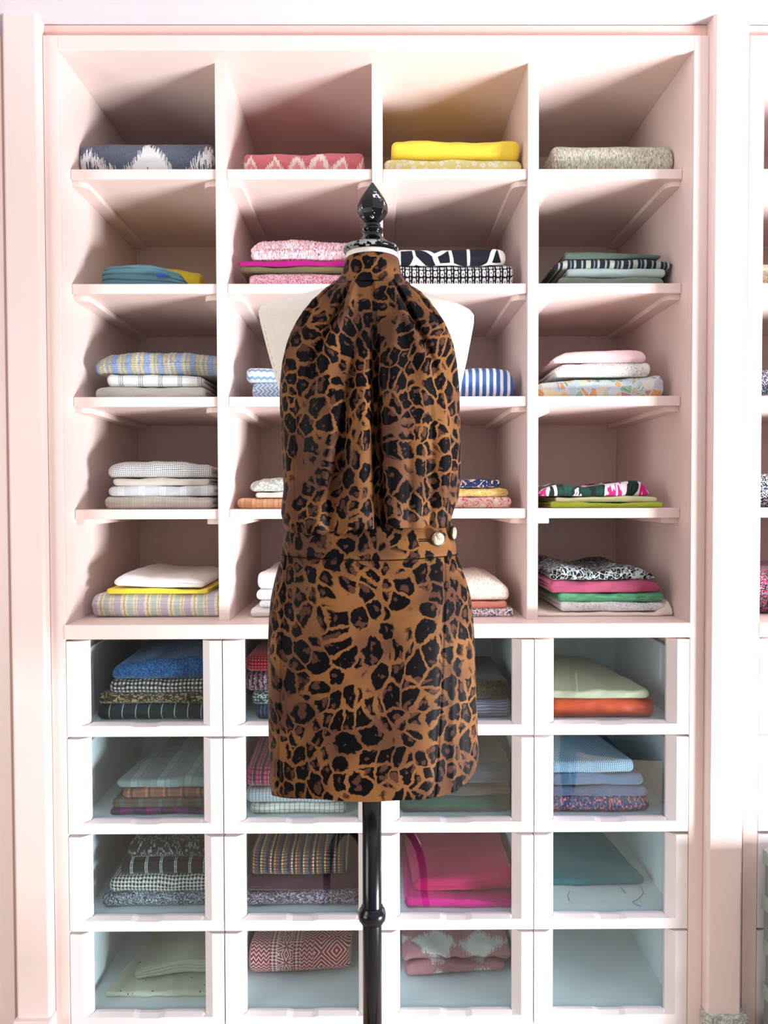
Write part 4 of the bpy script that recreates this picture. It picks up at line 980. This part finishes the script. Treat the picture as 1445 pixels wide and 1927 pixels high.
def top_disp(x, y, z, th, cxx, hw, hd):
    py = toy(z); s = math.sin(th)
    if s < 0:
        fr = min(1.0, (-s)*1.8); px = tox(x, z); d = 0.0
        for kind, cx_, w_, a_ in GR:
            if py < cx_[0][0]-1: continue
            t = (px-path(cx_, py))/path(w_, py); A = path(a_, py)*1.55
            if kind == 'g': d += A*math.exp(-t*t)
            else: d += A*math.exp(-t*t*.6)
        n = fbm(x*10, z*3.0, 0, 3)*.006+fbm(x*26, z*5, 0, 8)*.0022
        env = min(1, max(0, (py-560)/150))
        y += (d*min(1, max(0, (py-544)/12)) + n*env)*fr
    else:
        n = fbm(x*10, z*3.0, 2, 3)*.005; env = min(1, max(0, (py-560)/150)); y += n*env
    # the hem: bloused at the left, pulled up a little at the right
    low = min(1, max(0, (py-940)/60))
    px = tox(x, z)
    lift = .0105*max(0, min(1, (px-652)/16)) if s < 0 else .004
    lift += .0012*math.sin(px*.06)
    z += lift*low
    return x, y, z
top = thing('halter_top', 'sleeveless leopard print halter top with pleated front on the dress form', 'top', (XM, YM, 0))
rel(loft([prow(538, 622, 772, .060, 2.2), prow(545, 616, 777, .0645, 2.3), prow(552, 606, 788, .070, 2.5), prow(562, 594, 799, .0765, 2.8), prow(580, 576, 817, .083, 3.3), prow(600, 562, 831, .089, 3.5), prow(620, 551, 842, .094, 3.4), prow(640, 542, 850, .099, 3.2),
    prow(660, 536, 856, .104, 3.0), prow(690, 530, 861, .110, 2.7), prow(730, 528, 863, .115, 2.5), prow(770, 528, 864, .117, 2.4), prow(810, 529.5, 865, .117, 2.4), prow(850, 531, 866, .116, 2.4), prow(890, 534, 866, .116, 2.4),
    prow(920, 535, 864, .117, 2.4), prow(945, 532, 860, .119, 2.4), prow(965, 530.5, 853, .120, 2.4), prow(982, 534, 849, .119, 2.4), prow(996, 539, 847, .113, 2.4), prow(1001, 542, 846, .109, 2.4)],
    480, False, False, 'bodice', M['leo_top'], top, disp=top_disp, nsub=10, solid=.0012))
rel(loft([prow(489, 650, 750, .0490, 2), prow(492, 648.5, 751, .0510, 2), prow(505, 646, 753, .0525, 2), prow(520, 641, 757, .0545, 2), prow(532, 632, 765, .058, 2.05), prow(541, 622, 773, .0620, 2.15), prow(547, 616, 779, .0650, 2.2)],
    160, False, False, 'neck_band', M['leo_top'], top, nsub=4, solid=.0016))
bm = bmesh.new(); P = []
for k in range(61):
    th = PI+PI*k/60; cxx = (at(614, 546, YM).x+at(778, 546, YM).x)/2; hw = (at(778, 546, YM).x-at(614, 546, YM).x)/2
    P.append((cxx+hw*math.cos(th)-XM, .0668*math.sin(th), zy(546.5)+.0))
tube(bm, P, .0009, 6); from_bm('neck_seam', bm, M['leo_top'], top)

# ------------------------------------------------------------------ the skirt
def skirt_disp(x, y, z, th, cxx, hw, hd):
    s, c_ = math.sin(th), math.cos(th); py = toy(z); px = tox(x, z)
    f = min(1, max(0, (py-1045)/60)); dn = min(1, max(0, (py-1050)/450))
    if s < 0:
        # wrap edge of the front panel and side seams
        e = path([(1040, 829), (1300, 818), (1500, 804)], py); t = (px-e)/5.0
        y += .0085*(1/(1+math.exp(-t*1.6)))*min(1, -s*3)
        e2 = path([(1040, 545), (1250, 540), (1500, 528)], py); y += .0045*math.exp(-((px-e2)/2.6)**2); y += .0042*math.exp(-((px-e-2)/2.4)**2)
        y += -.004*math.exp(-((px-e2-26)/14)**2)*dn
        y += (fbm(x*7, z*2.2, 0, 21)*.007+fbm(x*16, z*4, 0, 22)*.0025)*f
        y += .007*dn*math.exp(-((px-862)/9)**2)-.004*dn*math.exp(-((px-845)/8)**2)
        y -= .006*dn*math.exp(-((px-700)/70)**2)
    else:
        y += fbm(x*7, z*2.2, 3, 21)*.006*f
    # hem curve: rounded up towards the right-hand side
    u = (px-540)/(898-540)
    HEM = [(505, 1505), (540, 1508), (600, 1509), (700, 1514), (780, 1510), (830, 1503), (860, 1492), (880, 1475), (892, 1455), (899, 1436)]
    yy = y if s < 0 else YM
    pv = 712.5+x*F/yy if s < 0 else px
    zt = H-(lerp(HEM, pv)-935.3)/F*yy
    if s >= 0 and px > 760: zt += .0
    z += (zt-zlo)*dn**3
    z += .0012*math.sin(px*.045)*dn**6
    return x, y, z
skirt = thing('wrap_skirt', 'leopard print wrap mini skirt with buttoned waistband on the dress form', 'skirt', (XM, YM, 0))
zlo = at(700, 1513, YM-.128).z
srows = [prow(1032, 536, 853, .106, 2.4), prow(1042, 532, 858, .1085, 2.4), prow(1060, 526, 865, .112, 2.4), prow(1090, 518, 876, .118, 2.45), prow(1120, 512, 884, .122, 2.5), prow(1160, 508, 889, .126, 2.5),
         prow(1220, 506, 892, .129, 2.5), prow(1300, 507, 894, .130, 2.5), prow(1380, 508, 897, .130, 2.5), prow(1440, 510, 899, .129, 2.5)]
last = list(prow(1480, 513, 899, .128, 2.5)); last[0] = zlo; srows.append(tuple(last))
rel(loft(srows, 420, False, False, 'skirt_panel', M['leo_skirt'], skirt, disp=skirt_disp, nsub=14, solid=.0015))
def wb(x, y, z, th, cxx, hw, hd):
    s = math.sin(th); px = tox(x, z)
    if s < 0:
        y += .0035/(1+math.exp(-(px-842)/2.2)) + fbm(x*12, z*9, 0, 31)*.0016
        z += -.004*math.exp(-((px-700)/90)**2)
    return x, y, z
rel(loft([prow(982, 545, 845, .0975, 2.35), prow(984, 541, 849, .1015, 2.35), prow(1000, 538, 852, .1060, 2.4), prow(1020, 534, 856, .1085, 2.4), prow(1038, 531, 860, .1115, 2.4), prow(1041, 531, 859.5, .1095, 2.4)],
    300, False, False, 'waistband', M['leo_skirt'], skirt, disp=wb, nsub=5, solid=.0015))
# stitched line where the waistband joins
def front_y(px, py, hd, ex=2.4, xl=531, xr=860):
    c0 = (xl+xr)/2; t = min(1, abs((px-c0)/((xr-xl)/2)))
    return YM-hd*(max(0, 1-t**ex))**(1/ex)
# buttons
def shell():
    t = NT('horn_shell'); p = t.pos(); a, _ = t.noise(t.vm('MULTIPLY', p, (1, 1, .25)), 260, 4, .6, 1.5)
    m = t.done(t.ramp(a, [(.3, (.12, .09, .05)), (.45, (.30, .25, .16)), (.55, (.62, .58, .45)), (.7, (.22, .18, .12))], 'LINEAR'), .15, None, spec=.7)
    return m
shm = shell()
def button(px, py, Y, r, yaw, lab):
    p = at(px, py, Y); rt = bpy.data.objects.new('button', None)
    bm = bmesh.new(); n = 40
    prof = [(.0, 0), (r, 0), (r*1.0, .0030), (r*.97, .0042), (r*.90, .0047), (r*.84, .0042), (r*.82, .0032), (0.0002, .0032)]
    rings = [[bm.verts.new((a*math.cos(2*PI*k/n), -h_, a*math.sin(2*PI*k/n))) for k in range(n)] for a, h_ in [(.0002, 0)]+prof[1:]]
    for a, b in zip(rings, rings[1:]):
        for k in range(n): bm.faces.new((a[k], a[(k+1) % n], b[(k+1) % n], b[k]))
    o = from_bm('button', bm, M['brass'], skirt, smooth=True); o['label'] = lab
    o.location = p-Vector((XM, YM, 0)); o.rotation_euler = (0, 0, yaw)
    bm = bmesh.new(); rings = [[bm.verts.new((a*r*math.cos(2*PI*k/n), -h_, a*r*math.sin(2*PI*k/n))) for k in range(n)] for a, h_ in ((.83, .0032), (.78, .0050), (.5, .0064), (.2, .0070), (.02, .0071))]
    for a, b in zip(rings, rings[1:]):
        for k in range(n): bm.faces.new((a[k], a[(k+1) % n], b[(k+1) % n], b[k]))
    s = from_bm('button_face', bm, shm, o, smooth=True)
button(823.5, 1014, front_y(823, 1014, .1085, xl=534, xr=856)-.010, .0135, .35, 'round horn button with dark rim at the waistband')
button(851.0, 1003, front_y(851, 1003, .1085, xl=534, xr=858)-.006, .0130, 1.15, 'second horn button seen from the side')
bm = bmesh.new(); yb = front_y(800, 1016, .1085, xl=534, xr=856)
for dz in (-.0016, .0016):
    tube(bm, [at(788+q*3, 1017, yb-.006+q*.0009)-Vector((XM, YM, 0))+Vector((0, 0, dz)) for q in range(8)], .0007, 6)
from_bm('buttonhole', bm, M['thread'], skirt)
# seam thread below the waistband
bm = bmesh.new(); cxs = (at(531, 1041, YM).x+at(860, 1041, YM).x)/2; hws = (at(860, 1041, YM).x-at(531, 1041, YM).x)/2
P = []
for k in range(81):
    th = PI+PI*k/80; c_, s_ = math.cos(th), math.sin(th)
    P.append((cxs+hws*math.copysign(abs(c_)**(2/2.4), c_)-XM, .1105*math.copysign(abs(s_)**(2/2.4), s_), zy(1041)-.0006-.004*math.exp(-((tox(cxs+hws*c_, 0)-700)/90)**2)))
tube(bm, P, .0007, 6); from_bm('waist_seam', bm, M['thread'], skirt)

# ------------------------------------------------------------------ upholstered chair just outside the frame, seen only in the drawer glass
ch = thing('upholstered_chair', 'dark wooden chair with curved rail mirrored in the glass of the right-hand drawers', 'chair', (1.10, .46, 0))
ch.rotation_euler = (0, 0, R_(18))
bm = bmesh.new(); n = 40; pts = []
for k in range(n):
    a = 2*PI*k/n; pts.append((.27*math.copysign(abs(math.cos(a))**.7, math.cos(a)), .26*math.copysign(abs(math.sin(a))**.7, math.sin(a))))
prism(bm, pts, 'z', .34, .41); from_bm('seat_frame', bm, M['chair_wood'], ch, bevel=.006)
bm = bmesh.new(); prism(bm, [(x*.96, y*.96) for x, y in pts], 'z', .41, .48); from_bm('seat', bm, M['chair_fabric'], ch, bevel=.025, seg=4)
for sx, sy in ((-1, 1), (1, 1), (-1, -1), (1, -1)):
    bm = bmesh.new(); tube(bm, smooth_curve([(sx*.22, sy*.20, .38), (sx*.235, sy*.215, .30), (sx*.225, sy*.205, .15), (sx*.235, sy*.22, .0)], 16), lambda t: .030-.016*t, 12)
    from_bm('leg', bm, M['chair_wood'], ch, smooth=True)
bm = bmesh.new(); tube(bm, smooth_curve([(-.22, -.22, .44), (-.23, -.27, .62), (-.20, -.31, .88), (0, -.33, .97), (.20, -.31, .88), (.23, -.27, .62), (.22, -.22, .44)], 50), .018, 12)
from_bm('back_frame', bm, M['chair_wood'], ch, smooth=True)
bm = bmesh.new(); box(bm, -.18, .18, -.325, -.285, .56, .90); from_bm('backrest', bm, M['chair_fabric'], ch, bevel=.018, seg=4)

# loose threads hanging from the teal cloth
for i, pts in enumerate((((1072, 1677), (1068, 1684), (1071, 1695)), ((1205, 1668), (1210, 1680), (1200, 1692), (1190, 1698), (1206, 1706)), ((1168, 1669), (1173, 1676), (1178, 1682)))):
    bm = bmesh.new(); P = []
    for p in pts:
        yy = 2.09
        z = zd(2)+.0012
        # lie on the drawer bottom: distance that puts this height on the pixel row
        for it in range(12): yy *= 1-(at(p[0], p[1], yy).z-z)/(at(p[0], p[1], yy).z-H)
        P.append(at(p[0], p[1], yy))
    tube(bm, smooth_curve(P, 16), .0005, 5)
    o = from_bm('loose_thread', bm, M['thread']); tag(o, ['short loose thread in front of the teal cloth, leftmost', 'long curly loose thread in front of the teal cloth', 'short loose thread in the middle in front of the teal cloth'][i], 'thread', 'loose threads in the third right drawer')
